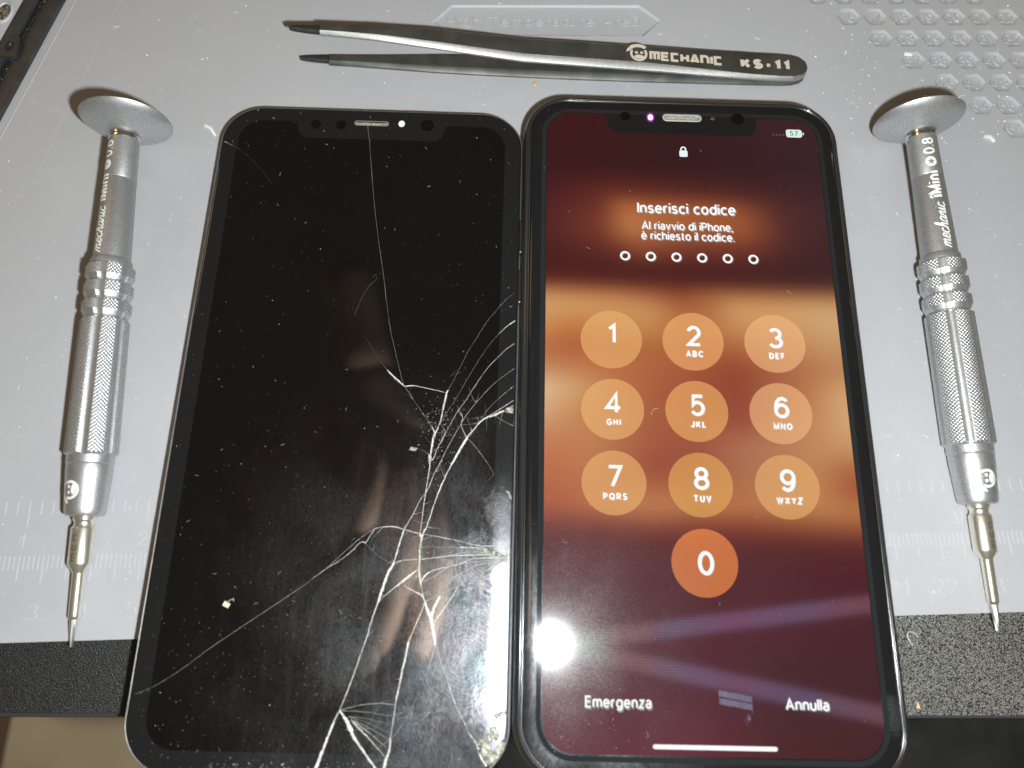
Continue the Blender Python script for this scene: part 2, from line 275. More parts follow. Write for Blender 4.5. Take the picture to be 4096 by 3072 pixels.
SHARDS=[[[67.71,6.92],[69.23,6.18],[69.49,4.64],[68.25,3.85],[67.36,4.98]],[[69.13,2.72],[68.47,3.47],[70.71,6.6],[71.86,7.69],[71.71,5.46],[70.37,3.7]],[[68.92,9.29],[69.99,9.51],[70.68,7.96],[70.28,6.98],[69.19,7.54]],[[69.39,11.47],[71.2,12.11],[72.06,12.32],[71.91,11.62],[70.16,10.8]],[[66.65,6.9],[67.27,7.3],[67.82,7.02],[67.31,6.14],[66.77,6.32]],[[68.25,3.65],[69.09,3.86],[69.32,3.48],[68.59,2.99]],[[68.32,7.91],[68.95,8.31],[69.42,6.96],[68.79,6.56]],[[66.48,5.73],[67.13,5.36],[67.37,4.6],[66.72,4.97]],[[70.64,54.51],[71.35,54.43],[71.96,53.55],[72.03,52.61],[71.5,53.07],[71.12,53.88]],[[71.94,73.08],[70.3,72.27],[69.82,71.63],[71.9,71.26]],[[66.47,42.36],[68.31,42.4],[70.64,41.33],[71.45,40.79],[69.73,41.09],[66.95,41.69]],[[49.99,62.51],[50.53,63.26],[51.86,63.05],[51.55,62.31]]]
# ------------------------------------------------------------------ materials
def mat_silicone():
    t = NT('grey_silicone')
    a = t.noise(40, 3); b = t.noise(3.2, 4); c = t.noise(0.35, 2)
    col = t.ramp(a, [(0.3, (0.395, 0.396, 0.415)), (0.7, (0.428, 0.427, 0.44))])
    sm = t.ramp(b, [(0.60, 0.0), (0.74, 1.0)])
    mx = t.n('ShaderNodeMix', data_type='RGBA'); t.l(col, mx.inputs['A']); mx.inputs['B'].default_value = (0.47, 0.47, 0.50, 1)
    t.l(t.math('MULTIPLY', sm, 0.5), mx.inputs['Factor'])
    # pale dust ground into the surface
    sp = t.ramp(t.voro(1.5), [(0.035, 1.0), (0.06, 0.0)]); gate = t.ramp(t.noise(6, 2), [(0.52, 0.0), (0.62, 1.0)])
    m2 = t.n('ShaderNodeMix', data_type='RGBA'); t.l(mx.outputs['Result'], m2.inputs['A']); m2.inputs['B'].default_value = (0.72, 0.72, 0.70, 1)
    t.l(t.math('MULTIPLY', sp, gate), m2.inputs['Factor'])
    # scuffs
    sc = t.ramp(t.noise(1.0, 2, stretch=(0.12, 1, 1), rot=0.5), [(0.70, 0.0), (0.76, 1.0)])
    m3 = t.n('ShaderNodeMix', data_type='RGBA'); t.l(m2.outputs['Result'], m3.inputs['A']); m3.inputs['B'].default_value = (0.52, 0.52, 0.53, 1)
    t.l(t.math('MULTIPLY', sc, 0.30), m3.inputs['Factor'])
    t.set(Base_Color=m3.outputs['Result'], Roughness=t.math('MULTIPLY_ADD', b, 0.25, 0.42), IOR=1.42)
    t.set(Normal=t.bump(c, 0.03, 0.5, t.bump(b, 0.10, 0.35)))
    return t
M_SIL = mat_silicone()

def mat_leather():
    t = NT('black_leather_grain')
    v = t.voro(0.23, 'F1'); n = t.noise(0.7, 2)
    h = t.math('ADD', v, t.math('MULTIPLY_ADD', n, 0.4, -0.2))
    px = t.xyz()[0]
    glint_side = t.n('ShaderNodeMapRange'); t.l(px, glint_side.inputs['Value'])
    for k, q in (('From Min', -0.02), ('From Max', 0.08), ('To Min', 0.0), ('To Max', 1.0)): glint_side.inputs[k].default_value = q
    glint = t.math('MULTIPLY', glint_side.outputs[0], t.math('ADD', t.noise(14, 2), 0.45), clamp=True)
    tip = t.ramp(h, [(0.34, 1.0), (0.62, 0.0)])           # glints on the grain tips, painted as paler colour towards the right
    mx = t.n('ShaderNodeMix', data_type='RGBA'); mx.inputs['A'].default_value = (0.017, 0.017, 0.0165, 1); mx.inputs['B'].default_value = (0.38, 0.368, 0.315, 1)
    t.l(t.math('MULTIPLY', tip, t.math('MULTIPLY_ADD', glint, 0.68, 0.004)), mx.inputs['Factor'])
    t.set(Base_Color=mx.outputs['Result'], Roughness=0.42, IOR=1.5)
    t.set(Normal=t.bump(h, -0.16, 0.9))
    return t
M_LEATHER = mat_leather()
M_EDGE = simple('black_edge', (0.045, 0.045, 0.048), 0.34)
def mat_blackplastic(name, c=0.012, rough=0.45):
    t = NT(name); n = t.noise(0.8, 3); g = t.noise(6, 3)
    t.set(Base_Color=t.ramp(g, [(0.35, (c, c, c * .97)), (0.7, (c * 1.8, c * 1.8, c * 1.75))]), Roughness=t.math('MULTIPLY_ADD', n, 0.3, rough - 0.15))
    t.set(Normal=t.bump(n, 0.02, 0.4)); return t
M_RAIL = mat_blackplastic('black_plastic', 0.022)
M_GROOVE = mat_blackplastic('groove_plastic', 0.004, 0.7)

def mat_glass(name, smear, ink=0.011, centre=None, blobs=None, grease=0.10, rough=0.33, ior=1.5, edge=None):
    """black-backed cover glass: sharp mirror plus a greasy film that scatters the highlight widely"""
    t = NT(name)
    # fingerprint film
    ridges = t.noise(0.75, 2, 0.5, stretch=(1, 0.42, 1), rot=0.9, dist=2.2)
    patch = t.noise(17, 3, 0.6, dist=0.5)
    fine = t.noise(0.22, 2)
    f = t.ramp(patch, [(0.36, 0.30), (0.58, 1.0)])
    r = t.ramp(ridges, [(0.33, 0.42), (0.62, 1.0)])
    film = t.math('MULTIPLY', t.math('MULTIPLY', f, r), t.math('ADD', fine, 0.4))
    wipe = t.ramp(t.noise(1.6, 4, 0.65, stretch=(1, 0.10, 1), rot=-0.45, dist=.5), [(0.52, 0.0), (0.72, 1.0)])
    film = t.math('ADD', film, t.math('MULTIPLY', wipe, 0.35))
    if centre:      # the end of the glass that has been handled most
        d = t.n('ShaderNodeVectorMath', operation='DISTANCE'); t.l(t.co(), d.inputs[0]); d.inputs[1].default_value = tuple(x * S for x in centre[:3])
        mr = t.n('ShaderNodeMapRange', interpolation_type='SMOOTHSTEP'); t.l(d.outputs['Value'], mr.inputs['Value'])
        for k, q in (('From Min', centre[3] * S), ('From Max', centre[4] * S), ('To Min', 1.0), ('To Max', 0.05)): mr.inputs[k].default_value = q
        film = t.math('MULTIPLY', film, mr.outputs[0])
    for bx, by, br, bw in (blobs or ()):
        d = t.n('ShaderNodeVectorMath', operation='DISTANCE'); t.l(t.co(), d.inputs[0]); d.inputs[1].default_value = (bx * S, by * S, (centre[2] if centre else 0) * S)
        wob = t.math('MULTIPLY_ADD', t.noise(2.4, 5, .7, dist=1.0), br * S * 1.9, t.math('SUBTRACT', d.outputs['Value'], br * S * .45))
        mr = t.n('ShaderNodeMapRange', interpolation_type='SMOOTHSTEP'); t.l(wob, mr.inputs['Value'])
        for k, q in (('From Min', br * S * .9), ('From Max', br * S * 1.35), ('To Min', bw), ('To Max', 0.0)): mr.inputs[k].default_value = q
        prn = t.math('MULTIPLY_ADD', t.math('SINE', t.math('MULTIPLY_ADD', t.noise(6.0, 3, .6, dist=1.2), 26.0, t.math('MULTIPLY', d.outputs['Value'], 2 * PI / (.70 * S)))), .26, .66)
        film = t.math('ADD', film, t.math('MULTIPLY', mr.outputs[0], t.math('MULTIPLY', prn, t.math('ADD', r, .35))))
    if edge:      # grease gathered along the right-hand edge
        m1 = t.n('ShaderNodeMapRange', interpolation_type='SMOOTHSTEP'); t.l(t.math('MULTIPLY_ADD', t.noise(1.5, 4, .7), 1.6 * S, t.xyz()[0]), m1.inputs['Value'])
        for k, q in (('From Min', (edge[0] - 4.5) * S), ('From Max', (edge[0] - .8) * S), ('To Min', 0.0), ('To Max', edge[2])): m1.inputs[k].default_value = q
        m2 = t.n('ShaderNodeMapRange', interpolation_type='SMOOTHSTEP'); t.l(t.math('MULTIPLY_ADD', t.noise(5, 3), 9 * S, t.xyz()[1]), m2.inputs['Value'])
        for k, q in (('From Min', (edge[1] - 22) * S), ('From Max', edge[1] * S), ('To Min', 1.0), ('To Max', 0.0)): m2.inputs[k].default_value = q
        film = t.math('ADD', film, t.math('MULTIPLY', m1.outputs[0], m2.outputs[0]))
    film = t.math('MINIMUM', film, 2.2)
    b = t.n('ShaderNodeMix', data_type='RGBA'); b.inputs['A'].default_value = (ink, ink, ink * 1.08, 1); b.inputs['B'].default_value = (.16, .165, .175, 1)
    t.l(t.math('MULTIPLY', film, grease, clamp=True), b.inputs['Factor'])
    t.set(Base_Color=b.outputs['Result'], Roughness=0.055, IOR=ior)
    g = t.n('ShaderNodeBsdfAnisotropic'); g.inputs['Roughness'].default_value = rough      # oily film: broad, faintly coloured sheen
    t.l(t.ramp(t.noise(7, 3), [(.34, (.78, .90, 1.0)), (.5, (.92, .95, 1.0)), (.66, (.98, .93, 1.0))]), g.inputs['Color'])
    mx = t.n('ShaderNodeMixShader'); t.l(t.math('MULTIPLY', film, smear * .046, clamp=True), mx.inputs['Fac'])
    t.l(t.p.outputs[0], mx.inputs[1]); t.l(g.outputs[0], mx.inputs[2]); t.l(mx.outputs[0], t.out.inputs['Surface'])
    return t

def mat_brushed(name, col, rough, metal=1.0, grain=0.09, amp=0.012, spk=0.22):
    t = NT(name); n = t.noise(grain, 2); g = t.noise(4, 2)
    lo = tuple(c * (1 - spk) for c in col); hi = tuple(min(1, c * (1 + spk)) for c in col)
    t.set(Base_Color=t.ramp(t.noise(grain * 1.6, 2, .7), [(.34, lo), (.66, hi)]), Metallic=metal, Roughness=t.math('MULTIPLY_ADD', g, 0.12, rough - 0.06))
    t.set(Normal=t.bump(n, amp, 0.8)); return t
M_ALU = mat_brushed('satin_aluminium', (0.54, 0.553, 0.558), 0.43, 0.85, 0.16, 0.030)
M_SHAFT = mat_brushed('anodised_shaft', (0.42, 0.424, 0.424), 0.46, 0.72, 0.16, 0.030)
M_CHROME = simple('polished_metal', (0.72, 0.73, 0.74), 0.16, 1.0)
M_NICKEL = mat_brushed('nickel_plating', (0.86, 0.82, 0.71), 0.30, 0.92, 0.25, 0.006, 0.05)
M_STEELTIP = mat_brushed('steel_tip', (0.74, 0.74, 0.72), 0.42, 1.0, 0.2, 0.01)
M_PRINT = simple('white_print', (0.82, 0.82, 0.76), 0.6)
M_ENGRAVE = simple('dark_engraving', (0.10, 0.08, 0.05), 0.6)
def mat_tweezer():
    t = NT('dark_coated_steel'); g = t.noise(7, 4, dist=0.4); n = t.noise(0.25, 2); s = t.noise(0.5, 3, stretch=(0.15, 1, 1), rot=0.9)
    c = t.ramp(g, [(0.30, (0.10, 0.099, 0.088)), (0.72, (0.185, 0.183, 0.168))])
    t.set(Base_Color=c, Metallic=0.75, Roughness=t.math('MULTIPLY_ADD', s, 0.2, 0.32)); t.set(Normal=t.bump(n, 0.01, 0.6)); return t
M_TWZ = mat_tweezer()
M_TWZB = mat_brushed('lit_bevel_steel', (0.44, 0.435, 0.41), 0.48, 0.85, 0.2, 0.02)  # paler steel paints the flash highlight onto the near bevel
M_TWZT = mat_brushed('dark_tip_steel', (0.10, 0.10, 0.095), 0.34, 0.8, 0.3, 0.03)
M_LASER = simple('laser_etch', (0.60, 0.53, 0.42), 0.75)
M_FRAME = simple('black_gloss_metal', (0.055, 0.055, 0.058), 0.17, 0.6)
M_LIP = simple('lip_metal', (0.26, 0.26, 0.27), 0.22, 0.95)
M_GASKET = simple('black_gasket', (0.006, 0.006, 0.006), 0.5)
M_RIM = mat_brushed('grey_rim', (0.52, 0.53, 0.55), 0.30, 0.9, 0.2, 0.01)
M_DUST = simple('white_dust', (0.80, 0.79, 0.76), 0.7)
M_DUSTD = simple('glass_dust', (0.62, 0.62, 0.60), 0.6)
M_HOLE = simple('dark_hole', (0.002, 0.002, 0.002), 0.25)

# ------------------------------------------------------------------ floor, stool, desk
t = NT('beige_floor'); g = t.noise(90, 3)
t.set(Base_Color=t.ramp(g, [(0.3, (0.22, 0.165, 0.095)), (0.7, (0.29, 0.225, 0.135))]), Roughness=0.6)
mesh('floor', [(-2500, -2500, -720), (2500, -2500, -720), (2500, 2500, -720), (-2500, 2500, -720)], [(0, 1, 2, 3)], t, kind='structure', label='beige floor far below the desk', smooth=False)

def solid_poly(mb, poly, z0, z1, bev=0.0):
    """extruded polygon; poly counter-clockwise"""
    P = [np.array(p, float) for p in poly]
    def inset(d):
        out = []
        N = len(P)
        for i in range(N):
            a = P[i] - P[i - 1]; b = P[(i + 1) % N] - P[i]; a /= np.linalg.norm(a); b /= np.linalg.norm(b)
            na = np.array([-a[1], a[0]]); nb = np.array([-b[1], b[0]]); m = na + nb; m /= np.linalg.norm(m)
            out.append(P[i] + m * d / max(np.dot(m, na), 0.3))
        return out
    prof = [(0, z0), (0, z1)] if not bev else [(bev, z0), (0, z0 + bev), (0, z1 - bev), (bev * .3, z1 - bev * .3), (bev, z1)]
    return mb.rings([[(q[0], q[1], z) for q in inset(d)] for d, z in prof], cap0=True, cap1=True)

desk = thing('desk', 'desk with a black leather-grained top and a narrow black front edge', 'desk', (0, 0, -2.5))
desk.location = (0, 0, -2.5 * S)
ey = lambda x: 3.2 + (x + 108) * 0.0173
mb = MB(); solid_poly(mb, [(-420, ey(-420)), (420, ey(420)), (420, 700), (-420, 700)], -2.6, 0.0, 0.25)
mb.build('desk_top', M_LEATHER, desk)
mb = MB(); solid_poly(mb, [(-420, ey(-420) - 1.1), (420, ey(420) - 1.1), (420, ey(420) + 30), (-420, ey(-420) + 30)], -12.0, -2.6, 1.0)
mb.build('front_edge', M_EDGE, desk)
mb = MB()
for lx in (-330, ): mb.box(lx - 30, lx + 30, 30, 90, -717.0, -12.5)
mb.build('leg', M_EDGE, desk)

stool = thing('stool', 'dark upholstered stool seat, out of focus below the front of the desk', 'stool', (190, -190, -720))
t = NT('dark_upholstery'); n = t.noise(20, 3); t.set(Base_Color=t.ramp(n, [(0.3, (0.006, 0.006, 0.005)), (0.7, (0.020, 0.019, 0.016))]), Roughness=0.8)
def lathe(prof, n=40): return [[(r * math.cos(2 * PI * k / n), r * math.sin(2 * PI * k / n), z) for k in range(n)] for r, z in prof]
rr = rr_rings(-205, 215, -205, 175, 45, [(20, 395), (6, 402), (0, 420), (0, 440), (8, 455), (25, 462), (60, 466)], 8)
MB().rings(rr, cap0=True, cap1=True).build('seat', t, stool)
MB().rings(lathe([(24, 30), (24, 395)], 20), cap0=True, cap1=True).build('column', M_EDGE, stool)
MB().rings(lathe([(200, 0), (190, 14), (60, 28), (24, 32)], 40), cap0=True, cap1=True).build('base', M_EDGE, stool)
brown = simple('brown_wood', (0.07, 0.04, 0.022), 0.5)
box = thing('cabinet', 'brown wooden cabinet side, blurred at the bottom left under the desk', 'cabinet', (-620, -60, -720))
MB().box(-60, 88, -330, 20, 0, 560).build('side_panel', brown, box)

# ------------------------------------------------------------------ repair mat
mat = thing('repair_mat', 'grey silicone repair mat with a moulded ruler and numbered hexagon pockets', 'mat')
A0 = math.radians(2.1); HP = 7.18
def hexc(i, j):    # i along a row, j rows towards the viewer
    x0 = 81.5 + i * HP - 7.87 * 0; y0 = 180.0
    x = 81.5 + i * HP * math.cos(A0) + j * 7.87; y = 180.0 + i * HP * math.sin(A0) - j * 6.76
    return x, y
def hexpts(cx, cy, r): return [(cx + r * 1.08 * math.cos(A0 + math.radians(60 * k)), cy + r * math.sin(A0 + math.radians(60 * k))) for k in range(6)]
cells = []
rows = [(-1, 9, 7), (0, 16, 11), (1, 27, 10), (2, 37, 9), (3, 46, 8), (4, 54, 7), (5, 61, 6)]
for j, n0, cnt in rows:
    for i in range(cnt):
        cx, cy = hexc(i, j)
        if cx < 160: cells.append((cx, cy, str(n0 + i)))
plate = [(-30.05, 174.05), (-25.2, 171.0 - 1.2), (25.93, 171.53), (30.6, 176.79), (25.17, 181.63), (-25.51, 179.62)]
fy = lambda x: 16.6 + (x + 109.2) * 0.0503
outer = [(-190, fy(-190)), (175, fy(175)), (165, 330), (-200, 320)]
HR = 3.1
loops = [outer, plate] + [hexpts(cx, cy, HR) for cx, cy, _ in cells]
# a sparse lattice keeps the triangles well shaped
vs = []; es = []
for lp in loops:
    k = len(vs); vs += [Vector(p) for p in lp]; es += [(k + i, k + (i + 1) % len(lp)) for i in range(len(lp))]
cv, ce, cf, ov, oe, of = delaunay_2d_cdt(vs, es, [], 1, 1e-5)
def inside(p, poly):
    c = False; n = len(poly); j = n - 1
    for i in range(n):
        (x1, y1), (x2, y2) = poly[i], poly[j]
        if (y1 > p[1]) != (y2 > p[1]) and p[0] < (x2 - x1) * (p[1] - y1) / (y2 - y1) + x1: c = not c
        j = i
    return c
keep = []
for f in cf:
    m = (sum(cv[i][0] for i in f) / len(f), sum(cv[i][1] for i in f) / len(f))
    if not any(inside(m, lp) for lp in loops[1:]): keep.append(tuple(f))
top = [(v[0], v[1], 0.0) for v in cv]
mb = MB(); mb.add(top, keep)
k = len(mb.v); mb.v += [(x, y, -0.35) for x, y in outer] + [(x, y, -2.5) for x, y in outer]
mb.rings([[(x, y, -2.5) for x, y in outer], [(x, y, 0.0) for x, y in outer]], cap0=True)
mb.build('sheet', M_SIL, mat, angle=30)
def flat(x0, y0, a=0.0, z=0.0):
    c, s_ = math.cos(a), math.sin(a)
    return lambda x, y, h: (x0 + x * c - y * s_, y0 + x * s_ + y * c, z + h)
def ridge(h): return ((-.5, -0.04), (-.28, h), (.28, h), (.5, -0.04))
for cx, cy, num in cells:
    mb = MB()
    prof = [(HR, 0.0), (HR - .12, -0.05), (HR - .62, -0.40), (HR - .80, -0.45)]
    mb.rings([[(x, y, z) for x, y in hexpts(cx, cy, r)] for r, z in prof], cap1=True)
    st, wd = text(num, 3.0, 0.40, 0.16)
    ink(mb, st, 0.5, flat(cx - wd / 2, cy - 1.5, A0, -0.45), 0.004, ridge(0.17))
    mb.build('number_pocket', M_SIL, mat, angle=25)
mb = MB()
def shrink(poly, d):
    c = np.mean(np.array(poly), axis=0); out = []
    for p in poly:
        v = np.array(p) - c; out.append(tuple(c + v * (1 - d / 5.0 * np.array([5.0 / 30, 1.0]))))
    return out
mb.rings([[(x, y, z) for x, y in shrink(plate, d)] for d, z in ((0, 0), (.1, -.08), (.5, -.40), (.65, -.42))], cap1=True)
st, wd = text('High Temperature Area', 3.1, 0.38, 0.14, 51.5)
ink(mb, st, 0.42, flat(-26.4, 173.1, 0.038, -0.42), 0.004, ridge(0.16))
mb.build('label_plate', M_SIL, mat, angle=25)
# the ruler runs the whole width of the mat
SA = 0.0487; rz = math.atan(SA)
ry = lambda x: 33.75 + (x + 108.8) * SA
mb = MB()
M_RIDGE = simple('ridge_silicone', (0.478, 0.478, 0.488), 0.5)
for i in range(-18, 290):
    x = -103.9 - 30 + 0.0 + i * 0.9988 * 1.0 + 0.0
    L = 5.6 if i % 10 == 0 else (5.0 if i % 5 == 0 else 2.8)
    y = ry(x)
    if -160 < x < 158: mb.rings([[flat(x, y, rz)(a, b, c) for a, b, c in q] for q in strip([(0, 0), (0, -L)], 0.28, ridge(0.10))], close=False)
for i in range(-3, 100):
    x = -109.0 + i * 2.497; y = ry(x) + 11.35
    if -160 < x < 158: mb.rings([[flat(x, y, rz)(a, b, c) for a, b, c in q] for q in strip([(0, 0), (0, -5.4 if i % 10 == 0 else -2.8)], 0.3, ridge(0.10))], close=False)
for n in range(2, 29):
    x = -103.9 + (n - 3) * 10 * 0.9988
    if -160 < x < 156:
        st, wd = text(str(n), 3.4, 0.3, 0.2); ink(mb, st, 0.32, flat(x - wd / 2, ry(x) - 13.0, rz), 0.003, ridge(0.09))
for n in range(1, 11):
    x = -109.0 + (n - 1) * 24.97
    if -160 < x < 156:
        st, wd = text(str(n), 3.0, 0.3, 0.2); ink(mb, st, 0.32, flat(x - wd / 2, ry(x) + 1.6, rz), 0.003, ridge(0.09))
mb.build('ruler', M_RIDGE, mat, angle=20)
mb = MB(); mb.rings([[(a, b, c) for a, b, c in q] for q in strip([(-124.6, 178.5), (-128.0, 164.5), (-133.4, 142.0), (-136, 131)], 0.5, ((-.5, -.03), (-.1, .10), (.1, .10), (.5, -.03)))], close=False)
mb.rings([[(a, b, c) for a, b, c in q] for q in strip([(-113, 178.5), (-118, 155), (-124, 125)], 0.25, ((-.5, -.03), (-.1, .04), (.1, .04), (.5, -.03)))], close=False)
mb.build('crease', M_SIL, mat, angle=20)

# ------------------------------------------------------------------ black strip and pale plate in the far left corner
strip_t = thing('edging_strip', 'dusty black plastic edging strip with a screw tab beside the pale plate', 'edging strip')
def along(t_, off, z):   # t_ along the strip away from the viewer, off to the left of its inner edge
    d = np.array([127.3 - 135.57, 141.87 - 177.25]); d = np.array([8.27, 35.38]); d = d / np.linalg.norm(d); nn = np.array([-d[1], d[0]])
    p = np.array([-135.57, 141.87]) + d * t_ + nn * off
    return (p[0], p[1], z)
def rail(prof, t0=-150, t1=150): return [[along(t_, o, z) for o, z in prof] for t_ in (t0, t1)]
MB().rings(rail([(0, 0.02), (0, .75), (.2, 1.0), (1.0, 1.05), (3.9, 1.05), (4.2, .9), (4.25, 0.02)]), close=True, cap0=True, cap1=True).build('inner_flange', M_RAIL, strip_t)
MB().rings(rail([(4.25, 0.05), (4.25, .25), (6.6, .25), (6.6, 0.05)]), cap0=True, cap1=True).build('groove', M_GROOVE, strip_t)
MB().rings(rail([(6.6, 0.02), (6.6, 1.0), (6.9, 1.5), (7.6, 1.75), (8.6, 1.75), (9.3, 1.5), (9.6, 1.0), (9.6, .02)]), cap0=True, cap1=True).build('outer_bead', M_RAIL, strip_t)
tx = along(17.5, 5.9, 0)
tab = MB().rings([[(tx[0] + x, tx[1] + y, z) for x, y in rrect(-2.4, 2.2, -3.2, 3.2, 1.2, 5)] for z in (0.3, 2.0)], cap0=True, cap1=True).build('screw_tab', M_RAIL, strip_t)
hole = MB(); hole.rings([[(tx[0] + r * .85 * math.cos(k * PI / 12), tx[1] + r * 1.2 * math.sin(k * PI / 12), z) for k in range(24)] for r, z in ((1.35, 2.02), (1.1, 2.12), (.95, 2.04))], cap1=True)
hole.build('screw_hole', M_FRAME, tab)
mb = MB()
for k in range(420):
    t_ = rng.uniform(-30, 60); o = 4.35 + abs(rng.gauss(0, .5)); z = .27 + rng.random() * .35
    p = along(t_, min(o, 6.4), z); r = rng.uniform(.05, .16)
    mb.add([(p[0] + rng.uniform(-r, r), p[1] + rng.uniform(-r, r), p[2] + rng.uniform(-r, r)) for _ in range(4)], [(0, 1, 2), (0, 2, 3), (0, 3, 1), (1, 3, 2)])
mb.build('dust', simple('golden_dust', (0.45, 0.36, 0.20), 0.7), strip_t, smooth=False, kind='stuff')
plate_t = thing('metal_plate', 'pale grey plate with a round screw hole beyond the black strip', 'plate')
t = NT('pale_grey_paint'); n = t.noise(5, 3); t.set(Base_Color=t.ramp(n, [(0.3, (0.46, 0.46, 0.48)), (0.7, (0.50, 0.50, 0.51))]), Roughness=0.5)
MB().rings([[along(a, o, z) for a, o in ((-150, 9.8), (150, 9.8), (150, 60), (-150, 60))][::-1] for z in (0.05, 1.2)], cap0=True, cap1=True).build('panel', t, plate_t, angle=20)
hx = (-141.6, 171.6)
hb = MB().rings([[(hx[0] + r * .62 * math.cos(k * PI / 16), hx[1] + r * math.sin(k * PI / 16), z) for k in range(32)] for r, z in ((3.6, 1.205), (3.2, 1.5), (2.9, 1.55), (2.7, 1.35), (2.6, 1.22))])
hb.build('hole_rim', t, plate_t)
tt = NT('dusty_hole'); n = tt.noise(0.7, 3); tt.set(Base_Color=tt.ramp(n, [(0.42, (0.02, 0.017, 0.012)), (0.66, (0.32, 0.27, 0.2))]), Roughness=0.7)
MB().rings([[(hx[0] + 2.65 * .62 * math.cos(k * PI / 16), hx[1] + 2.65 * math.sin(k * PI / 16), 1.215) for k in range(32)]], cap1=True).build('screw_hole', tt, plate_t)
mb = MB().rings([[along(a, o, z) for a, o in ((30.5, 10.2), (30.8, 10.2), (39, 14), (39, 13.6))] for z in (1.2, 1.3)], cap1=True)
# ------------------------------------------------------------------ tweezers
tw = thing('tweezers', 'dark steel precision tweezers lying open above the two phones', 'tweezers', (0, 160.5, 0))
HW = [(-63.6, .30), (-62.4, .62), (-59.5, .95), (-56.2, 1.20), (-56.0, 1.42), (-50, 1.62), (-45, 1.88), (-36, 2.35), (-29, 2.75), (-18, 3.1), (-6, 3.38), (10, 3.6), (30, 3.72), (50, 3.84), (60, 3.84), (63.5, 3.62), (65.6, 3.0), (66.8, 2.0), (67.2, .8)]
UZ = [(-63.6, 11.9), (-55, 11.6), (-42, 11.1), (-28, 9.8), (-18, 8.5), (-6, 7.0), (10, 6.2), (29, 5.2), (41, 4.4), (54, 3.6), (67.2, 3.2)]
def interp(tab, x): return float(np.interp(x, [a for a, _ in tab], [b for _, b in tab]))
def arm(xs, ztop, th, bev):
    """cross-section: flat top, long bevels on both sides; returns (top faces, bevel faces) rings"""
    tops, lows = [], []
    for x in xs:
        hw = interp(HW, x); z = ztop(x); b = min(bev if not callable(bev) else bev(x), hw * .46); t_ = th
        sec = [(-hw, z - t_), (-hw, z - t_ * .62), (-hw + b * .5, z - t_ * .22), (-hw + b, z - .03), (-hw + b * 1.25, z), (hw - b * .8, z), (hw - b * .55, z - .04), (hw - b * .2, z - t_ * .3), (hw, z - t_ * .62), (hw, z - t_)]
        tops.append([(x, a, c) for a, c in sec])
    return tops
xs_body = sorted(set([-56.0, -50, -45] + list(np.linspace(-56, 60, 50)) + [61, 62, 63, 63.5, 64, 64.6, 65.2, 65.6, 66.1, 66.5, 66.8, 67.05, 67.2]))
xs_tip = list(np.linspace(-63.6, -56.2, 14))
def seg_pts(rings, a, b): return [r[a:b] for r in rings]
uz = lambda x: interp(UZ, x) if True else 0
R_ = arm(xs_body, uz, 1.35, lambda x: float(np.interp(x, [-56, -5, 25, 50, 67], [1.6, 2.1, 1.7, .8, .5])))
tw_up = MB().rings(seg_pts(R_, 3, 10)); 
up = MB().rings([r[3:10] for r in R_], close=False, ); up.rings([[r[9], r[0]] for r in R_], close=False); up.build('upper_arm', M_TWZ, tw, angle=22, orient='up')
bevel = MB().rings([r[0:4] for r in R_], close=False).build('bevel_edge', M_TWZB, bpy.data.objects['upper_arm'], angle=50, orient='up')
Rt = arm(xs_tip, lambda x: uz(x) - .25, 1.1, .6)
for i, r in enumerate(Rt):       # fine gripping ribs
    if 4 < i < 13 and i % 2: Rt[i] = [(a, b, c - (.10 if c > uz(a) - .6 else 0)) for a, b, c in r]
MB().rings(Rt, cap0=True, cap1=True).build('upper_tip', M_TWZT, tw, angle=40)
lz = lambda x: 1.35 + max(0, (x - 20)) * 0.012
R2 = arm(xs_body, lz, 1.25, 1.6)
R2 = [[(a, b - .15, c) for a, b, c in r] for r in R2]
lo = MB().rings([r[3:10] for r in R2], close=False); lo.rings([[r[9], r[0]] for r in R2], close=False); lo.build('lower_arm', M_TWZ, tw, angle=22, orient='up')
MB().rings([r[0:4] for r in R2], close=False).build('bevel_edge', M_TWZ, bpy.data.objects['lower_arm'], angle=50, orient='up')
MB().rings(arm(xs_tip, lambda x: 1.25, 1.0, .6), cap0=True, cap1=True).build('lower_tip', M_TWZT, tw, angle=40)
# the two arms are welded over the last stretch
MB().rings([[(x, -hw, lz(x) - .2), (x, hw, lz(x) - .2), (x, hw, uz(x) - 1.3), (x, -hw, uz(x) - 1.3)] for x, hw in ((48, 3.2), (60, 3.3), (64.5, 2.6), (66.2, 1.2))], cap0=True, cap1=True).build('weld', M_TWZ, tw)
def on_arm(x0, y0):
    def f(x, y, h):
        X = x0 + x; return (X, y0 + y, uz(X) + 0.03 + h)
    return f
# etched lettering: wide square techno capitals
TG = {'M': (1.15, [[(0, 0), (0, 1), (1.15, 1), (1.15, 0)], [(.575, 1), (.575, 0)]]), 'E': (.9, [[(.9, 1), (0, 1), (0, 0), (.9, 0)], [(0, .5), (.8, .5)]]), 'C': (.9, [[(.9, 1), (0, 1), (0, 0), (.9, 0)]]),
      'H': (.9, [[(0, 0), (0, 1)], [(.9, 0), (.9, 1)], [(0, .5), (.9, .5)]]), 'A': (1.0, [[(0, 0), (.42, 1), (.6, 1), (1.0, 0)], [(.3, .22), (.72, .22)]]), 'N': (.95, [[(0, 0), (0, 1), (.7, 1), (.95, .75), (.95, 0)]]), 'I': (0, [[(0, 0), (0, 1)]])}
def techno(word, cap, wt, width):
    k = cap - wt; out = []; x = 0
    for ch in word:
        adv, st = TG[ch]
        for p in st: out.append([(x + wt / 2 + a * k, wt / 2 + b * k) for a, b in p])
        x += adv * k + wt + .38
    x -= .38; f = width / x
    return [[(a * f, b) for a, b in p] for p in out]
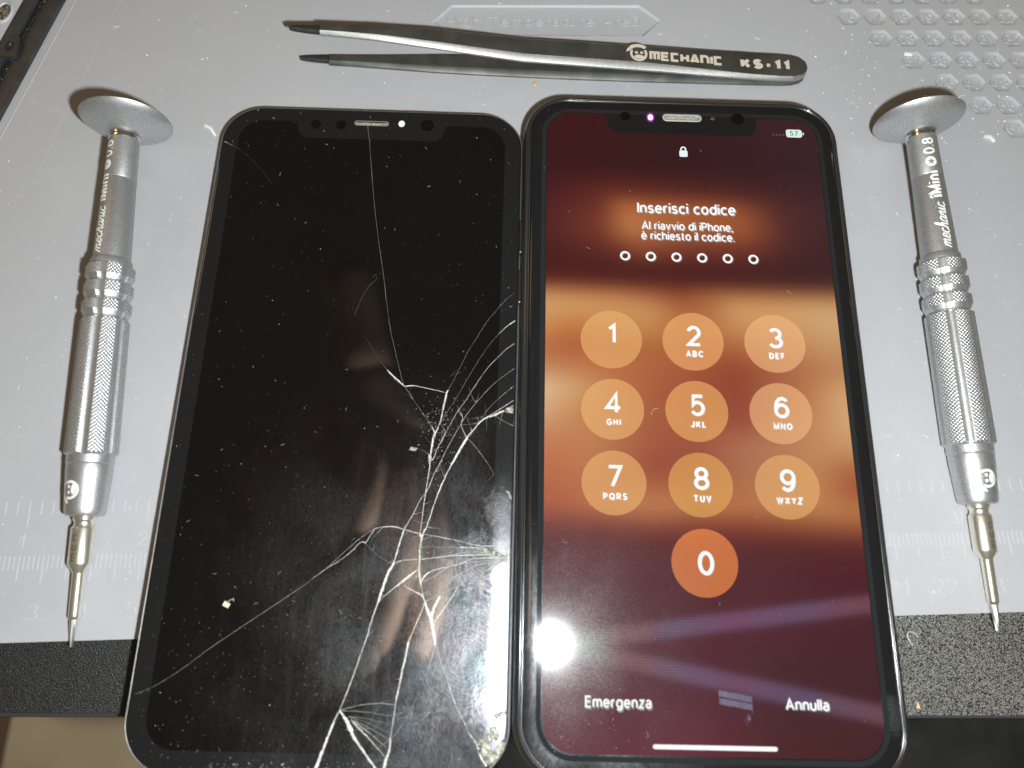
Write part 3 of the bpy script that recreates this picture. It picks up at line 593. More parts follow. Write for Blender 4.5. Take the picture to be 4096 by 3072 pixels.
def subdiv(p, step=.5):
    o = [p[0]]
    for a, b in zip(p, p[1:]):
        n = max(1, int(math.hypot(b[0] - a[0], b[1] - a[1]) / step))
        o += [(a[0] + (b[0] - a[0]) * i / n, a[1] + (b[1] - a[1]) * i / n) for i in range(1, n + 1)]
    return o
lt = MB()
ink(lt, techno('MECHANIC', 2.75, .70, 18.9), .72, on_arm(26.1, -1.25), .004)
ks, kw = text('KS-11', 2.8, .74, .12, 13.0)
ink(lt, ks, .95, on_arm(49.7, -1.35), .004)
lt.build('lettering', M_LASER, bpy.data.objects['upper_arm'], smooth=False, orient='up')
def emblem(mb, tf, s_):
    """round badge of a capped head, as a few bold shapes (unit size s_)"""
    def blob(pts, dz):
        mb.add([tf(x * s_, y * s_, dz) for x, y in pts], [tuple(range(len(pts)))])
    r = strip(ar(0, 0, .40, .42, 150, 395, 26), .13); mb.rings([[tf(x * s_, y * s_, z) for x, y, z in q] for q in r], close=False)
    r = strip(ar(-.02, .30, .40, .20, 20, 190, 14), .20); mb.rings([[tf(x * s_, y * s_, .004) for x, y, z in q] for q in r], close=False)
    blob(ar(.02, -.20, .26, .13, 0, 340, 18), .008)
    blob(ar(-.12, .06, .09, .08, 0, 330, 12), .010); blob(ar(.16, .06, .09, .08, 0, 330, 12), .012)
    blob([(-.46, .36), (-.62, .28), (-.66, .06), (-.50, .14), (-.42, .22)], .014)
e = MB(); emblem(e, on_arm(23.3, .5), 4.8); e.build('emblem', M_LASER, bpy.data.objects['upper_arm'], smooth=False, orient='up')

# ------------------------------------------------------------------ precision screwdrivers
DP = [(0, .3), (.0, 5.0), (.05, 9.2), (.25, 9.85), (.55, 9.95), (.85, 9.75), (1.5, 8.6), (2.2, 6.6), (2.7, 4.9), (3.1, 3.9), (3.5, 3.45)]
def build_driver(name, label, base, tip, phase, size, icon, txt_ang, head):
    base = np.array(base, float); tip = np.array(tip, float)
    ax = (tip - base) / np.linalg.norm(tip - base); L = np.linalg.norm(tip - base)
    upv = np.array([0, 0, 1.0]); upv -= ax * np.dot(upv, ax); upv /= np.linalg.norm(upv)
    rt = np.cross(ax, upv); rt = -rt if rt[0] < 0 else rt        # towards +x
    o = thing(name, label, 'screwdriver', base, None, 'precision screwdrivers either side of the phones')
    M = Matrix(((rt[0], ax[0], upv[0]), (rt[1], ax[1], upv[1]), (rt[2], ax[2], upv[2])))
    if M.determinant() < 0: rt = -rt; M = Matrix(((rt[0], ax[0], upv[0]), (rt[1], ax[1], upv[1]), (rt[2], ax[2], upv[2])))
    sx = 1.0 if rt[0] > 0 else -1.0
    o.rotation_euler = M.to_euler()
    # local: x = sx * right, y = along the axis towards the tip, z = up; th = 0 on top, positive to the right
    def P(s_, r, th): return (sx * r * math.sin(th), s_, r * math.cos(th))
    def rev(prof, n=48): 
        r = [[P(s_, rr_, 2 * PI * k / n * sx) for k in range(n)] for s_, rr_ in prof]
        return r[::-1]
    cap = MB().rings(rev([(-3.3, .25), (-3.25, 2.5), (-2.9, 6.0), (-2.3, 8.8), (-1.9, 9.75), (-1.65, 9.95), (-1.35, 9.8), (-.4, 8.5), (.6, 6.4), (1.3, 4.7), (1.75, 3.8), (2.05, 3.5)], 64), cap0=True, cap1=True); cap.build('swivel_cap', M_ALU, o, angle=40)
    MB().rings(rev([(2.0, 3.25), (2.1, 3.42), (2.8, 3.42), (3.0, 3.2), (3.1, 3.2), (3.2, 3.38), (3.6, 3.38), (3.7, 3.2)]), cap0=True, cap1=True).build('collar', M_CHROME, o, angle=30)
    sh = MB().rings(rev([(3.7, 3.0), (3.72, 3.24), (13.6, 3.40), (13.75, 3.32), (13.9, 3.40), (33.0, 3.86), (33.1, 3.6)]), cap0=True, cap1=True).build('shaft', M_SHAFT, o, angle=30)
    MB().rings(rev([(33.05, 3.4), (33.1, 4.0), (33.4, 4.22), (34.5, 4.25), (34.8, 4.0), (34.9, 3.8)]), cap0=True, cap1=True).build('ring', M_SHAFT, o, angle=40)
    # grip: three knurled rings and the long knurled body, all with six smooth flutes
    def grip(s_, th):
        a = ((math.degrees(th) - phase) % 60 + 60) % 60; a = a - 60 if a > 30 else a     # 0 at a pad centre, +-30 at a flute centre
        fl_ = max(0.0, (abs(a) - 18.5) / 11.5); fl_ = min(1.0, fl_)
        pad = 1.0 if abs(a) < 17.5 else 0.0
        if s_ < 47.3:
            q = ((s_ - 35.0) / 4.1) % 1.0
            base_r = 4.88
            if q < .56: z_ = 0; kn = pad
            elif q < .86: z_ = (q - .56) / .30 * .55; kn = 0
            elif q < .94: z_ = .75; kn = 0
            else: z_ = .55 - (q - .94) / .06 * .55; kn = 0
            r = base_r - z_ - .28 * math.sin(fl_ * PI / 2)
        else:
            base_r = 4.84 + (s_ - 47.3) * .0085
            r = base_r - .42 * math.sin(fl_ * PI / 2); kn = pad
        if kn:
            u = th * 4.9; p = .80
            k1 = abs(((u + s_) / p) % 1.0 - .5) * 2; k2 = abs(((u - s_) / p) % 1.0 - .5) * 2
            r += .25 * min(k1, k2) - .05
        return r
    n = 300; ss = [35.0 + .085 * i for i in range(int((76.4 - 35.0) / .085) + 1)]
    rings = [[P(s_, grip(s_, 2 * PI * k / n - PI), (2 * PI * k / n - PI)) for k in range(n)] for s_ in ss]
    rings = [[P(34.9, 3.6, 2 * PI * k / n - PI) for k in range(n)]] + rings + [[P(76.9, 4.6, 2 * PI * k / n - PI) for k in range(n)], [P(77.0, 4.3, 2 * PI * k / n - PI) for k in range(n)]]
    g = MB().rings(rings if sx < 0 else rings[::-1], cap0=True, cap1=True).build('knurled_grip', M_ALU, o, angle=60)
    MB().rings(rev([(76.8, 4.3), (76.9, 4.58), (78.5, 4.58), (78.7, 4.42), (79.0, 4.48), (80.5, 4.44), (87.5, 3.98), (88.7, 3.88), (89.2, 3.6), (89.4, 3.1), (89.4, 2.0)]), cap0=True, cap1=True).build('barrel', M_ALU, o, angle=28)
    bit = MB().rings(rev([(89.3, 2.05), (89.6, 2.15), (90.1, 2.15), (90.3, 2.0), (90.6, 1.85), (91.2, 1.85), (91.5, 2.05), (91.7, 2.2), (91.9, 2.28), (98.8, 2.28), (99.2, 2.22), (100.6, 1.28), (100.9, 1.2), (109.2, 1.14), (109.6, 1.05), (109.9, .80)], 40), cap0=True, cap1=True).build('bit', M_NICKEL, o, angle=28)
    nb = 12
    tr = []
    for s_, r in ((109.8, .80), (111.0, .74), (112.5, .62), (113.6, .52), (114.6, .40), (115.2, .30)):
        d = max(0, (s_ - 111.2) / 4.0)
        tr.append([P(s_, r * (1 - (.45 * d if k % 4 in (1, 2) else 0)), 2 * PI * k / nb * sx) for k in range(nb)])
    MB().rings(tr[::-1], cap0=True, cap1=True).build('bit_tip', M_STEELTIP, bit, angle=20)
    # white print along the shaft, read from the grip towards the cap
    rs = lambda s_: 3.24 + (s_ - 3.7) * .0212 + .025
    ta = math.radians(txt_ang)
    def wrap(s0):
        def f(x, y, h):
            s_ = s0 - x; r = rs(s_) + h; return P(s_, r, ta - y / 3.5)
        return f
    pr = MB()
    def put(strokes, wt, f): 
        ink(pr, [subdiv(p, .4) for p in strokes], wt, f, .003)
    sc = {'m': [[(0, 0), (.12, .62), (.10, .9)], [(.08, .45), (.32, .92), (.44, .80), (.40, 0)], [(.42, .45), (.68, .92), (.80, .80), (.74, .12), (.88, .04), (1.0, .2)]],
          'e': [[(0, .2), (.2, .42), (.46, .62), (.42, .92), (.2, .90), (.08, .5), (.12, .1), (.34, 0), (.62, .22)]],
          'c': [[(0, .2), (.04, .5)], [(.50, .78), (.36, .94), (.14, .82), (.06, .42), (.16, .06), (.36, 0), (.60, .22)]],
          'h': [[(0, .2), (.30, 1.1), (.36, 1.72), (.22, 1.70), (.14, 1.1), (.06, 0)], [(.10, .45), (.34, .92), (.46, .80), (.42, .12), (.54, .04), (.68, .2)]],
          'a': [[(.52, .80), (.34, .94), (.12, .80), (.04, .38), (.12, .04), (.30, .06), (.50, .5)], [(.56, .92), (.50, .3), (.56, .04), (.70, .2)]],
          'n': [[(0, 0), (.10, .62), (.08, .9)], [(.06, .45), (.32, .92), (.44, .80), (.40, .12), (.52, .04), (.66, .2)]],
          'i': [[(0, .2), (.14, .9), (.10, .14), (.22, .02), (.36, .2)], [(.20, 1.3), (.22, 1.38)]]}
    x = 0; wd = []
    for ch in 'mechanic':
        mx = 0
        for p in sc[ch]:
            q = catmull(p, 5); wd.append([((x + a + b * .22) , b) for a, b in q]); mx = max(mx, max(a for a, b in p))
        x += mx + .02
    f = 11.0 / x
    put([[(a * f, b * 1.42 - .2) for a, b in p] for p in wd], .30, wrap(32.4))
    put([ar(.5, .5, .42, .42, 0, 360, 14)], .14, lambda x, y, h: wrap(20.2)(x, y + 1.6, h))
    im, iw = text('iMini', 2.75, .52, .10, 6.6)
    put(im, .56, lambda x, y, h: wrap(20.0)(x, y - .25, h))
    nm, nw = text(size, 2.6, .40, .13, 4.1)
    put(nm, .46, lambda x, y, h: wrap(9.0)(x, y - .15, h))
    # filled disc with a cut-out (star or three-lobed slot)
    N = 60; ring_in, ring_out = [], []
    for k in range(N):
        a = 2 * PI * k / N
        if icon == 'star': q = (a / (2 * PI / 5)) % 1.0; ri = .40 + .55 * abs(q - .5) * 2 if True else 0; ri = .34 + .56 * (abs(q - .5) * 2) ** 1.4
        else: q = (a / (2 * PI / 3) + .25) % 1.0; ri = .16 + .72 * max(0, 1 - abs(q - .5) * 2 * 2.6)
        ring_in.append((1.25 - 1.25 * .0 + ri * math.cos(a) * .95, 1.1 + ri * math.sin(a) * .95)); ring_out.append((1.25 + 1.25 * math.cos(a), 1.1 + 1.25 * math.sin(a)))
    mid = [((a[0] + b[0]) / 2, (a[1] + b[1]) / 2) for a, b in zip(ring_in, ring_out)]
    fw = wrap(12.2)
    pr.rings([[fw(x, y, .002) for x, y in r] for r in (ring_in, mid, ring_out)])
    pr.build('printing', M_PRINT, sh, smooth=False, orient='up')
    # emblem on the barrel, engraved letters on the bit
    em = MB(); ea = ta - math.radians(5)
    emblem(em, lambda x, y, h: P(84.2 - x, 4.46 - (84.2 - x - 80.0) * .066 + .05 + h * 2, ea - y / 4.3), 4.2)
    em.build('emblem', M_PRINT, bpy.data.objects[o.children[[c.name.split('.')[0] for c in o.children].index('barrel')].name], smooth=False, orient='up')
    bl = MB(); ms = techno('MCN', 1.15, .34, 5.6)
    ink(bl, [subdiv(p, .25) for p in ms], .36, lambda x, y, h: P(98.6 - x, 2.30 + h, ta + math.radians(8) - (y - .5) / 2.28), .003)
    bl.build('engraving', M_ENGRAVE, bit, smooth=False, orient='up')
    return o
build_driver('precision_screwdriver', 'silver precision screwdriver printed 0.6 with a three-lobed mark, left of the cracked screen', (-98.5, 131.0, 10.6), (-94.05, 16.0, 1.45), 37, '0.6', 'y', -15, 'y')
build_driver('precision_screwdriver', 'silver precision screwdriver printed 0.8 with a star mark, right of the lit phone', (89.0, 138.0, 10.6), (94.35, 24.2, 1.45), 2, '0.8', 'star', 7, 'star')
# ------------------------------------------------------------------ cracked display panel
PW, PH = 72.4, 147.4
pan = thing('cracked_display_panel', 'black phone display panel with badly cracked dusty glass, switched off', 'display panel', (-78.63, -5.32, 6.80), (-0.012, 0, -0.0018))
PB = [(66, 40, 9, .9), (71, 36, 5, .8), (71, 20, 6, .7), (69.5, 51, 5, .9), (64, 22, 16, .45), (52, 6, 9, .5), (40, 20, 8, .4), (69, 12, 6, .8)]
G_PAN = mat_glass('cracked_glass', 1.25, 0.0105, centre=(60, 24, 0, 15, 64), blobs=PB, grease=.06, edge=(72.4, 64, 1.9))
rr = rr_rings(0, PW, 0, PH, 9.6, [(.05, -.80), (0, -.62), (0, -.42), (.04, -.30), (.14, -.16), (.30, -.06), (.55, -.012), (.85, 0)], 14)
MB().rings(rr, cap0=True, cap1=True).build('cover_glass', G_PAN, pan, angle=40)
rr = rr_rings(-.42, PW + .42, -.42, PH + .42, 10.0, [(1.2, -2.6), (.3, -2.5), (0, -2.2), (0, -.80), (.06, -.62), (.20, -.55), (.36, -.60), (.42, -.75), (2.0, -.85)], 14)
MB().rings(rr, cap0=True, cap1=True).build('rim', M_RIM, pan, angle=40)
rr = rr_rings(4, PW - 4, 9, PH - 6, 4, [(.4, -5.0), (0, -4.8), (0, -2.5)], 6)
MB().rings(rr, cap0=True, cap1=True).build('back_plate', M_EDGE, pan)

def screen_outline(x0, x1, y0, y1, r, nx0, nx1, ny, nr=3.0, fr=1.1):
    """rounded rectangle with a notch in its top edge, counter-clockwise from the bottom right"""
    P_ = []
    def arc_(cx, cy, rr_, a0, a1, n=10): P_.extend((cx + rr_ * math.cos(math.radians(a0 + (a1 - a0) * i / n)), cy + rr_ * math.sin(math.radians(a0 + (a1 - a0) * i / n))) for i in range(n + 1))
    arc_(x1 - r, y0 + r, r, -90, 0); arc_(x1 - r, y1 - r, r, 0, 90)
    arc_(nx1 + fr, y1 - fr, fr, 90, 180, 6); arc_(nx1 - nr, ny + nr, nr, 0, -90, 8)
    arc_(nx0 + nr, ny + nr, nr, -90, -180, 8); arc_(nx0 - fr, y1 - fr, fr, 0, 90, 6)
    arc_(x0 + r, y1 - r, r, 90, 180); arc_(x0 + r, y0 + r, r, 180, 270)
    return P_
def filled(outline, step=0):
    if step:
        o2 = []
        for p, q in zip(outline, outline[1:] + outline[:1]):
            n = max(1, int(math.hypot(q[0] - p[0], q[1] - p[1]) / step)); o2 += [(p[0] + (q[0] - p[0]) * i / n, p[1] + (q[1] - p[1]) * i / n) for i in range(n)]
        outline = o2
    """triangulated face of an outline, with interior points every step mm"""
    vs = [Vector(p) for p in outline]; n = len(vs); es = [(i, (i + 1) % n) for i in range(n)]
    if step:
        xs = [p[0] for p in outline]; ys = [p[1] for p in outline]
        for a in np.arange(min(xs) + step * .6, max(xs), step):
            for b in np.arange(min(ys) + step * .6, max(ys), step):
                if inside((a, b), outline): vs.append(Vector((a, b)))
    cv, ce, cf, *_ = delaunay_2d_cdt(vs, es, [], 1, 1e-4)
    return [(v[0], v[1]) for v in cv], [tuple(f) for f in cf]
cv, cf = filled(screen_outline(3.85, 68.45, 4.1, 143.55, 6.0, 17.9, 53.55, 139.0))
G_LCD = mat_glass('dark_lcd', 1.25, 0.0022, centre=(60, 24, 0, 15, 64), blobs=PB, grease=.05, ior=1.62, edge=(72.4, 64, 1.9))
mesh('lcd_area', [(x, y, .008) for x, y in cv], cf, G_LCD, pan, smooth=False, orient='up')
# earpiece slot, sensors, camera holes of the notch
M_BEIGE = simple('earpiece_mesh', (0.52, 0.48, 0.38), 0.6)
def disc(mb, cx, cy, r, z, n=28, ry_=None): return mb.add([(cx + r * math.cos(2 * PI * k / n), cy + (ry_ or r) * math.sin(2 * PI * k / n), z) for k in range(n)], [tuple(range(n))])
slot = MB(); slot.rings([[(x, y, z) for x, y in rrect(31.5 + d, 39.9 - d, 142.9 + d, 144.3 - d, .65, 6)] for d, z in ((0, .014), (.12, .03), (.24, .014))])
so = slot.build('earpiece_slot', simple('slot_edge', (0.20, 0.20, 0.20), 0.3), pan)
s2 = MB(); s2.add([(x, y, .012) for x, y in rrect(31.7, 39.7, 143.05, 143.75, .3, 5)], [tuple(range(24))])
mm = NT('speaker_mesh'); nn_ = mm.voro(.28); mm.set(Base_Color=mm.ramp(nn_, [(.25, (.62, .58, .46)), (.6, (.20, .18, .13))]), Roughness=.6)
s2.build('grille', mm, so, smooth=False, orient='up')
for cx, cy, r in ((22.2, 142.85, 1.25), (28.3, 142.95, 1.25)):
    disc(MB(), cx, cy, r, .011).build('sensor_window', M_HOLE, pan, smooth=False, orient='up')
disc(MB(), 49.3, 143.5, 1.65, .011).build('camera_window', M_HOLE, pan, smooth=False, orient='up')
disc(MB(), 43.0, 143.75, .78, .012, 24, .92).build('light_hole', simple('white_hole', (0.82, 0.84, 0.82), 0.5), pan, smooth=False, orient='up')

# cracks: ribbons of splintered glass standing a hair proud
def mat_crack():
    t = NT('splintered_glass'); n = t.noise(0.35, 3, .6); v = t.noise(0.12, 2)
    at = t.n('ShaderNodeAttribute'); at.attribute_name = 'Lum'
    m_ = t.n('ShaderNodeMix', data_type='RGBA'); m_.blend_type = 'MULTIPLY'; m_.inputs['Factor'].default_value = 1.0
    t.l(t.ramp(n, [(.30, (.22, .22, .20)), (.50, (.62, .61, .54)), (.70, (.86, .86, .80))]), m_.inputs['A']); t.l(at.outputs['Color'], m_.inputs['B'])
    t.set(Base_Color=m_.outputs['Result'], Roughness=0.35, IOR=1.5, Specular_IOR_Level=0.8)
    t.set(Normal=t.bump(v, .10, 1.0)); return t
M_CRACK = mat_crack()
cm = MB(); lum = []
for i, (w0, w1, pts) in enumerate(CRACKS):
    P_ = catmull(pts, 7)
    P_ = [(x + rng.gauss(0, .025), y + rng.gauss(0, .025)) for x, y in P_]
    P_ = [(min(max(x, .12), PW - .12), y) for x, y in P_]
    n = len(P_); k = 0.84
    W_ = [k * max(.035, (w0 + (w1 - w0) * j / (n - 1)) * (.75 + .5 * rng.random())) for j in range(n)]
    z = .016 + (i % 12) * .0022
    cm.rings(strip(P_, W_, ((-.5, z), (0, z + .012 + .03 * max(w0, w1)), (.5, z))), close=False)
    lv = .11 + 2.7 * max(0, max(w0, w1) - .04); ph_ = rng.uniform(0, 6)
    nr = (len(cm.v) - len(lum)) // 3
    for j in range(nr): lum += [min(1.0, lv * (.65 + .5 * abs(math.sin(ph_ + j * .21)) + .2 * rng.random()))] * 3
    if max(w0, w1) > .28 and n > 6:      # splinter lines beside the wide breaks
        for sgn in (-1, 1):
            off = [(x + sgn * W_[j] * .62 + rng.gauss(0, .05), y + rng.gauss(0, .05)) for j, (x, y) in enumerate(P_)][1:-1]
            cm.rings(strip(off, .05, ((-.5, z + .03), (.5, z + .03))), close=False); lum += [.6] * (len(cm.v) - len(lum))
# hairline splinters running off the main breaks and fanning from the impact on the right edge
pool = [p for _, _, q in CRACKS for p in q if p[0] > 44 and p[1] < 74]
for i in range(270):
    if i < 60: x, y, a = 71.5, 40.8 + rng.gauss(0, .5), PI + rng.gauss(.05, .30); L_ = rng.uniform(1.5, 9)
    else: x, y = rng.choice(pool); a = math.radians(rng.choice((68, 248, 20, 200, 110))) + rng.gauss(0, .3); L_ = rng.uniform(.6, 4.2)
    pts = [(x, y)]
    for _ in range(5): a += rng.gauss(0, .10); pts.append((min(PW - .1, pts[-1][0] + math.cos(a) * L_ / 5), max(.2, pts[-1][1] + math.sin(a) * L_ / 5)))
    if len(set(pts)) < 4: continue
    wd_ = rng.uniform(.03, .075)
    cm.rings(strip(pts, [wd_ * (1 - j / 7) for j in range(6)], ((-.5, .05), (0, .065), (.5, .05))), close=False); lum += [rng.uniform(.2, .85)] * (len(cm.v) - len(lum))
cw = cm.build('crack_web', M_CRACK, pan, angle=60, orient='up')
ca = cw.data.color_attributes.new('Lum', 'FLOAT_COLOR', 'POINT'); ca.data.foreach_set('color', np.array([[l_, l_, l_, 1.0] for l_ in lum], dtype=np.float32).ravel())
M_SHARD = NT('broken_glass_chip'); n = M_SHARD.noise(.8, 3); M_SHARD.set(Base_Color=M_SHARD.ramp(n, [(.38, (.12, .115, .085)), (.66, (.52, .50, .41))]), Roughness=.22)
M_SHARD.set(Normal=M_SHARD.bump(M_SHARD.noise(.5, 2), .2, 1.0))
for i, poly in enumerate(SHARDS):
    if np.sum([a[0] * b[1] - b[0] * a[1] for a, b in zip(poly, poly[1:] + poly[:1])]) < 0: poly = poly[::-1]
    c = np.mean(np.array(poly), axis=0); z = .05 + .01 * i
    inner = [tuple(c + (np.array(p) - c) * .72) for p in poly]
    mb = MB().rings([[(x, y, .01) for x, y in poly], [(x, y, z) for x, y in poly], [(x, y, z + .10 + .12 * rng.random()) for x, y in inner]], cap0=True, cap1=True)
    mb.build('glass_chip', M_SHARD, pan, angle=10)
# dust, lint and glass crumbs on the glass
def specks(mb, n, gen, rmin, rmax, z):
    for _ in range(n):
        x, y = gen(); r = math.exp(rng.uniform(math.log(rmin), math.log(rmax))); a = rng.uniform(0, 2 * PI); e_ = rng.uniform(.35, 1)
        pts = [(x + r * math.cos(a + q) * (1 if q in (0, PI) else e_), y + r * math.sin(a + q) * (1 if q in (0, PI) else e_), z) for q in (0, PI / 2, PI, 3 * PI / 2)]
        mb.add(pts + [(x, y, z + r * .9)], [(0, 1, 4), (1, 2, 4), (2, 3, 4), (3, 0, 4)])
def lint(mb, n, gen, z, wd=.05, ln=1.0):
    for _ in range(n):
        x, y = gen(); a = rng.uniform(0, 2 * PI); l_ = ln * rng.uniform(.4, 1.6); b = rng.uniform(-1.4, 1.4)
        pts = [(x + l_ * t_ * math.cos(a + b * t_), y + l_ * t_ * math.sin(a + b * t_)) for t_ in (0, .25, .5, .75, 1)]
        mb.rings(strip(pts, wd, ((-.5, z), (0, z + wd), (.5, z))), close=False)
inp = lambda: (rng.uniform(1, PW - 1), rng.uniform(1, PH - 1))
def lowp():
    while True:
        x, y = rng.gauss(30, 22), abs(rng.gauss(0, 26))
        if 1 < x < PW - 1 and .6 < y < PH - 2: return x, y
mb = MB(); specks(mb, 650, inp, .03, .07, .012); specks(mb, 60, inp, .08, .15, .012); specks(mb, 520, lowp, .03, .085, .012)
specks(mb, 260, lambda: (rng.gauss(56, 2.2), rng.gauss(66, 5)), .03, .12, .012)
specks(mb, 260, lambda: (rng.uniform(16, 44), abs(rng.gauss(.6, .8)) + .3), .04, .15, .012)
lint(mb, 46, inp, .014, .045, .55)
mb.build('glass_dust', M_DUSTD, pan, smooth=False, kind='stuff')
hair = catmull([(35.9, 93.0), (36.6, 95.2), (37.2, 97.3), (38.6, 100.1), (40.1, 101.9), (40.0, 103.1), (39.2, 102.4)], 6)
MB().rings(strip(hair, .045, ((-.5, .02), (0, .09), (.5, .02))), close=False).build('hair', simple('pale_hair', (.17, .12, .075), .5), pan, orient='up')
fk = MB().rings([[(16.0 + x, 30.4 + y, z) for x, y in q] for q, z in (([(-.7, -.2), (.5, -.7), (.9, .2), (-.3, .8)], .02), ([(-.55, -.1), (.4, -.5), (.7, .15), (-.25, .6)], .34))], cap0=True, cap1=True)
fk.rings(strip([(.3 + 16, .6 + 30.4), (17.4, 31.6), (17.5, 31.1)], .1, ((-.5, .2), (0, .28), (.5, .2))), close=False)
fk.build('fragment', simple('yellowish_fragment', (.80, .74, .52), .3), pan)

# ------------------------------------------------------------------ lit phone
ZT = 9.3
ph = thing('smartphone', 'black smartphone with a lit passcode screen, lying right of the cracked panel', 'smartphone', (0, 0, 0))
X0, X1, Y0, Y1 = -5.56, 70.14, -5.56, 145.33
rr = rr_rings(X0, X1, Y0, Y1, 11.0, [(3.0, 1.0), (1.6, 1.15), (.75, 1.6), (.25, 2.5), (.03, 3.8), (0, 5.1), (.03, 6.4), (.2, 7.6), (.48, 8.4), (.82, 8.84), (1.12, 9.0), (1.38, 9.04), (1.5, 8.95), (1.55, 8.6)], 16)
MB().rings(rr, cap0=True).build('frame', M_FRAME, ph, angle=50)
rr = rr_rings(X0 + 1.48, X1 - 1.48, Y0 + 1.48, Y1 - 1.48, 9.5, [(.08, 8.4), (.08, 8.8), (.12, 8.90), (.18, 8.95), (.24, 8.95), (.30, 8.90), (.34, 8.8), (.36, 8.4), (1.0, 8.4)], 16)
MB().rings(rr, cap1=True).build('gasket', M_LIP, ph, angle=40)
G_PH = mat_glass('phone_glass', 0.40, 0.0085, centre=(2, 8, 9.3, 10, 40), blobs=[(0, -2, 5, .9), (14, -3, 7, .6), (66.5, 8, 5, .7), (-2.2, 20, 3, .6)], grease=.22)
rr = rr_rings(X0 + 1.88, X1 - 1.88, Y0 + 1.88, Y1 - 1.88, 9.1, [(0, 8.5), (0, 8.72), (.05, 8.86), (.16, 8.98), (.36, 9.09), (.7, 9.19), (1.1, 9.255), (1.5, 9.288), (1.85, 9.3), (2.2, 9.3)], 16)
MB().rings(rr, cap1=True).build('cover_glass', G_PH, ph, angle=30)
rr = rr_rings(-1.15, 65.73, -1.25, 140.9, 7.0, [(0, 9.304), (.95, 9.304)], 14)
MB().rings(rr).build('bezel_band', simple('bezel_ink', (0.016, 0.018, 0.020), 0.06), ph, smooth=False, orient='up')

# wallpaper colours, sampled on rows (mm from the bottom of the picture)
WALLK = .95
WALL = [
 (140, [(0, 66, 22, 26), (30, 54, 25, 28), (64, 60, 35, 43)]), (125, [(0, 60, 22, 26), (32, 54, 25, 28), (64, 56, 32, 39)]),
 (119, [(0, 72, 28, 32), (16, 100, 42, 34), (30, 92, 40, 34), (48, 76, 36, 36), (64, 62, 36, 42)]),
 (114.5, [(0, 80, 32, 34), (12, 110, 50, 40), (18, 184, 108, 62), (30, 172, 98, 58), (44, 156, 84, 50), (54, 84, 44, 42), (64, 66, 40, 44)]),
 (109, [(0, 84, 34, 36), (12, 120, 58, 42), (19, 188, 120, 72), (32, 166, 96, 58), (45, 158, 86, 52), (55, 88, 44, 42), (64, 66, 38, 42)]),
 (104, [(0, 76, 29, 31), (13, 100, 42, 36), (22, 140, 74, 48), (32, 118, 56, 42), (46, 108, 48, 40), (56, 74, 38, 38), (64, 64, 36, 40)]),
 (99, [(0, 74, 28, 30), (32, 72, 28, 30), (64, 62, 33, 37)]), (95.8, [(0, 96, 40, 34), (32, 86, 38, 32), (64, 84, 46, 40)]),
 (93.4, [(0, 190, 128, 80), (16, 176, 112, 66), (30, 140, 72, 46), (40, 176, 112, 66), (64, 176, 124, 80)]),
 (90, [(0, 214, 162, 108), (14, 212, 154, 98), (23, 204, 144, 90), (30, 172, 104, 62), (36, 180, 112, 64), (43, 212, 158, 102), (64, 214, 168, 118)]),
 (85.5, [(0, 206, 142, 84), (6, 200, 126, 72), (22, 204, 142, 86), (32, 180, 112, 64), (42, 202, 142, 92), (58, 210, 158, 108), (64, 208, 164, 118)]),
 (80.5, [(0, 190, 110, 68), (6, 178, 96, 58), (22, 178, 106, 60), (32, 170, 96, 58), (41, 176, 100, 62), (58, 196, 138, 92), (64, 198, 148, 104)]),
 (76, [(0, 194, 130, 86), (12, 194, 118, 74), (23, 180, 102, 64), (32, 168, 90, 60), (41, 150, 72, 50), (50, 170, 98, 68), (64, 192, 136, 90)]),
 (71, [(0, 226, 190, 148), (6, 216, 166, 114), (16, 190, 116, 74), (23, 176, 96, 64), (32, 160, 80, 56), (42, 150, 70, 52), (56, 188, 122, 80), (64, 216, 166, 116)]),
 (65, [(0, 214, 164, 122), (6, 202, 142, 92), (23, 172, 96, 66), (32, 160, 84, 58), (42, 154, 78, 58), (56, 196, 134, 88), (64, 214, 168, 122)]),
 (59, [(0, 200, 122, 86), (10, 196, 130, 84), (23, 166, 90, 64), (32, 162, 84, 62), (41, 178, 112, 84), (55, 196, 138, 94), (64, 204, 152, 104)]),
 (54.5, [(0, 192, 112, 76), (10, 192, 124, 80), (23, 156, 78, 56), (32, 158, 82, 64), (41, 176, 112, 82), (57, 192, 132, 86), (64, 176, 102, 66)]),
 (50, [(0, 186, 102, 74), (8, 186, 112, 78), (23, 176, 102, 66), (32, 172, 98, 68), (41, 182, 116, 78), (57, 192, 130, 80), (64, 168, 88, 60)]),
 (46, [(0, 176, 92, 68), (12, 190, 118, 78), (23, 196, 130, 84), (32, 186, 118, 74), (42, 186, 118, 74), (56, 192, 130, 80), (64, 188, 122, 76)]),
 (42.5, [(0, 128, 66, 56), (23, 146, 78, 58), (32, 138, 66, 48), (42, 138, 68, 48), (64, 156, 88, 56)]),
 (39, [(0, 98, 48, 50), (32, 96, 42, 44), (64, 90, 40, 40)]), (33, [(0, 96, 48, 56), (32, 86, 42, 50), (64, 80, 32, 40)]),
 (25, [(0, 86, 46, 54), (32, 86, 40, 48), (64, 76, 34, 44)]), (12, [(0, 92, 46, 56), (32, 86, 40, 52), (44, 72, 38, 44), (64, 68, 36, 42)]), (0, [(0, 100, 46, 58), (30, 102, 42, 54), (44, 78, 38, 42), (64, 72, 34, 38)])]
gx = np.arange(0, 66); gy = np.arange(0, 141)
rowc = np.array([[[np.interp(x, [k[0] for k in r], [k[1 + c] for k in r]) for c in range(3)] for x in gx] for _, r in WALL])
ry_ = np.array([y for y, _ in WALL]); order = np.argsort(ry_)
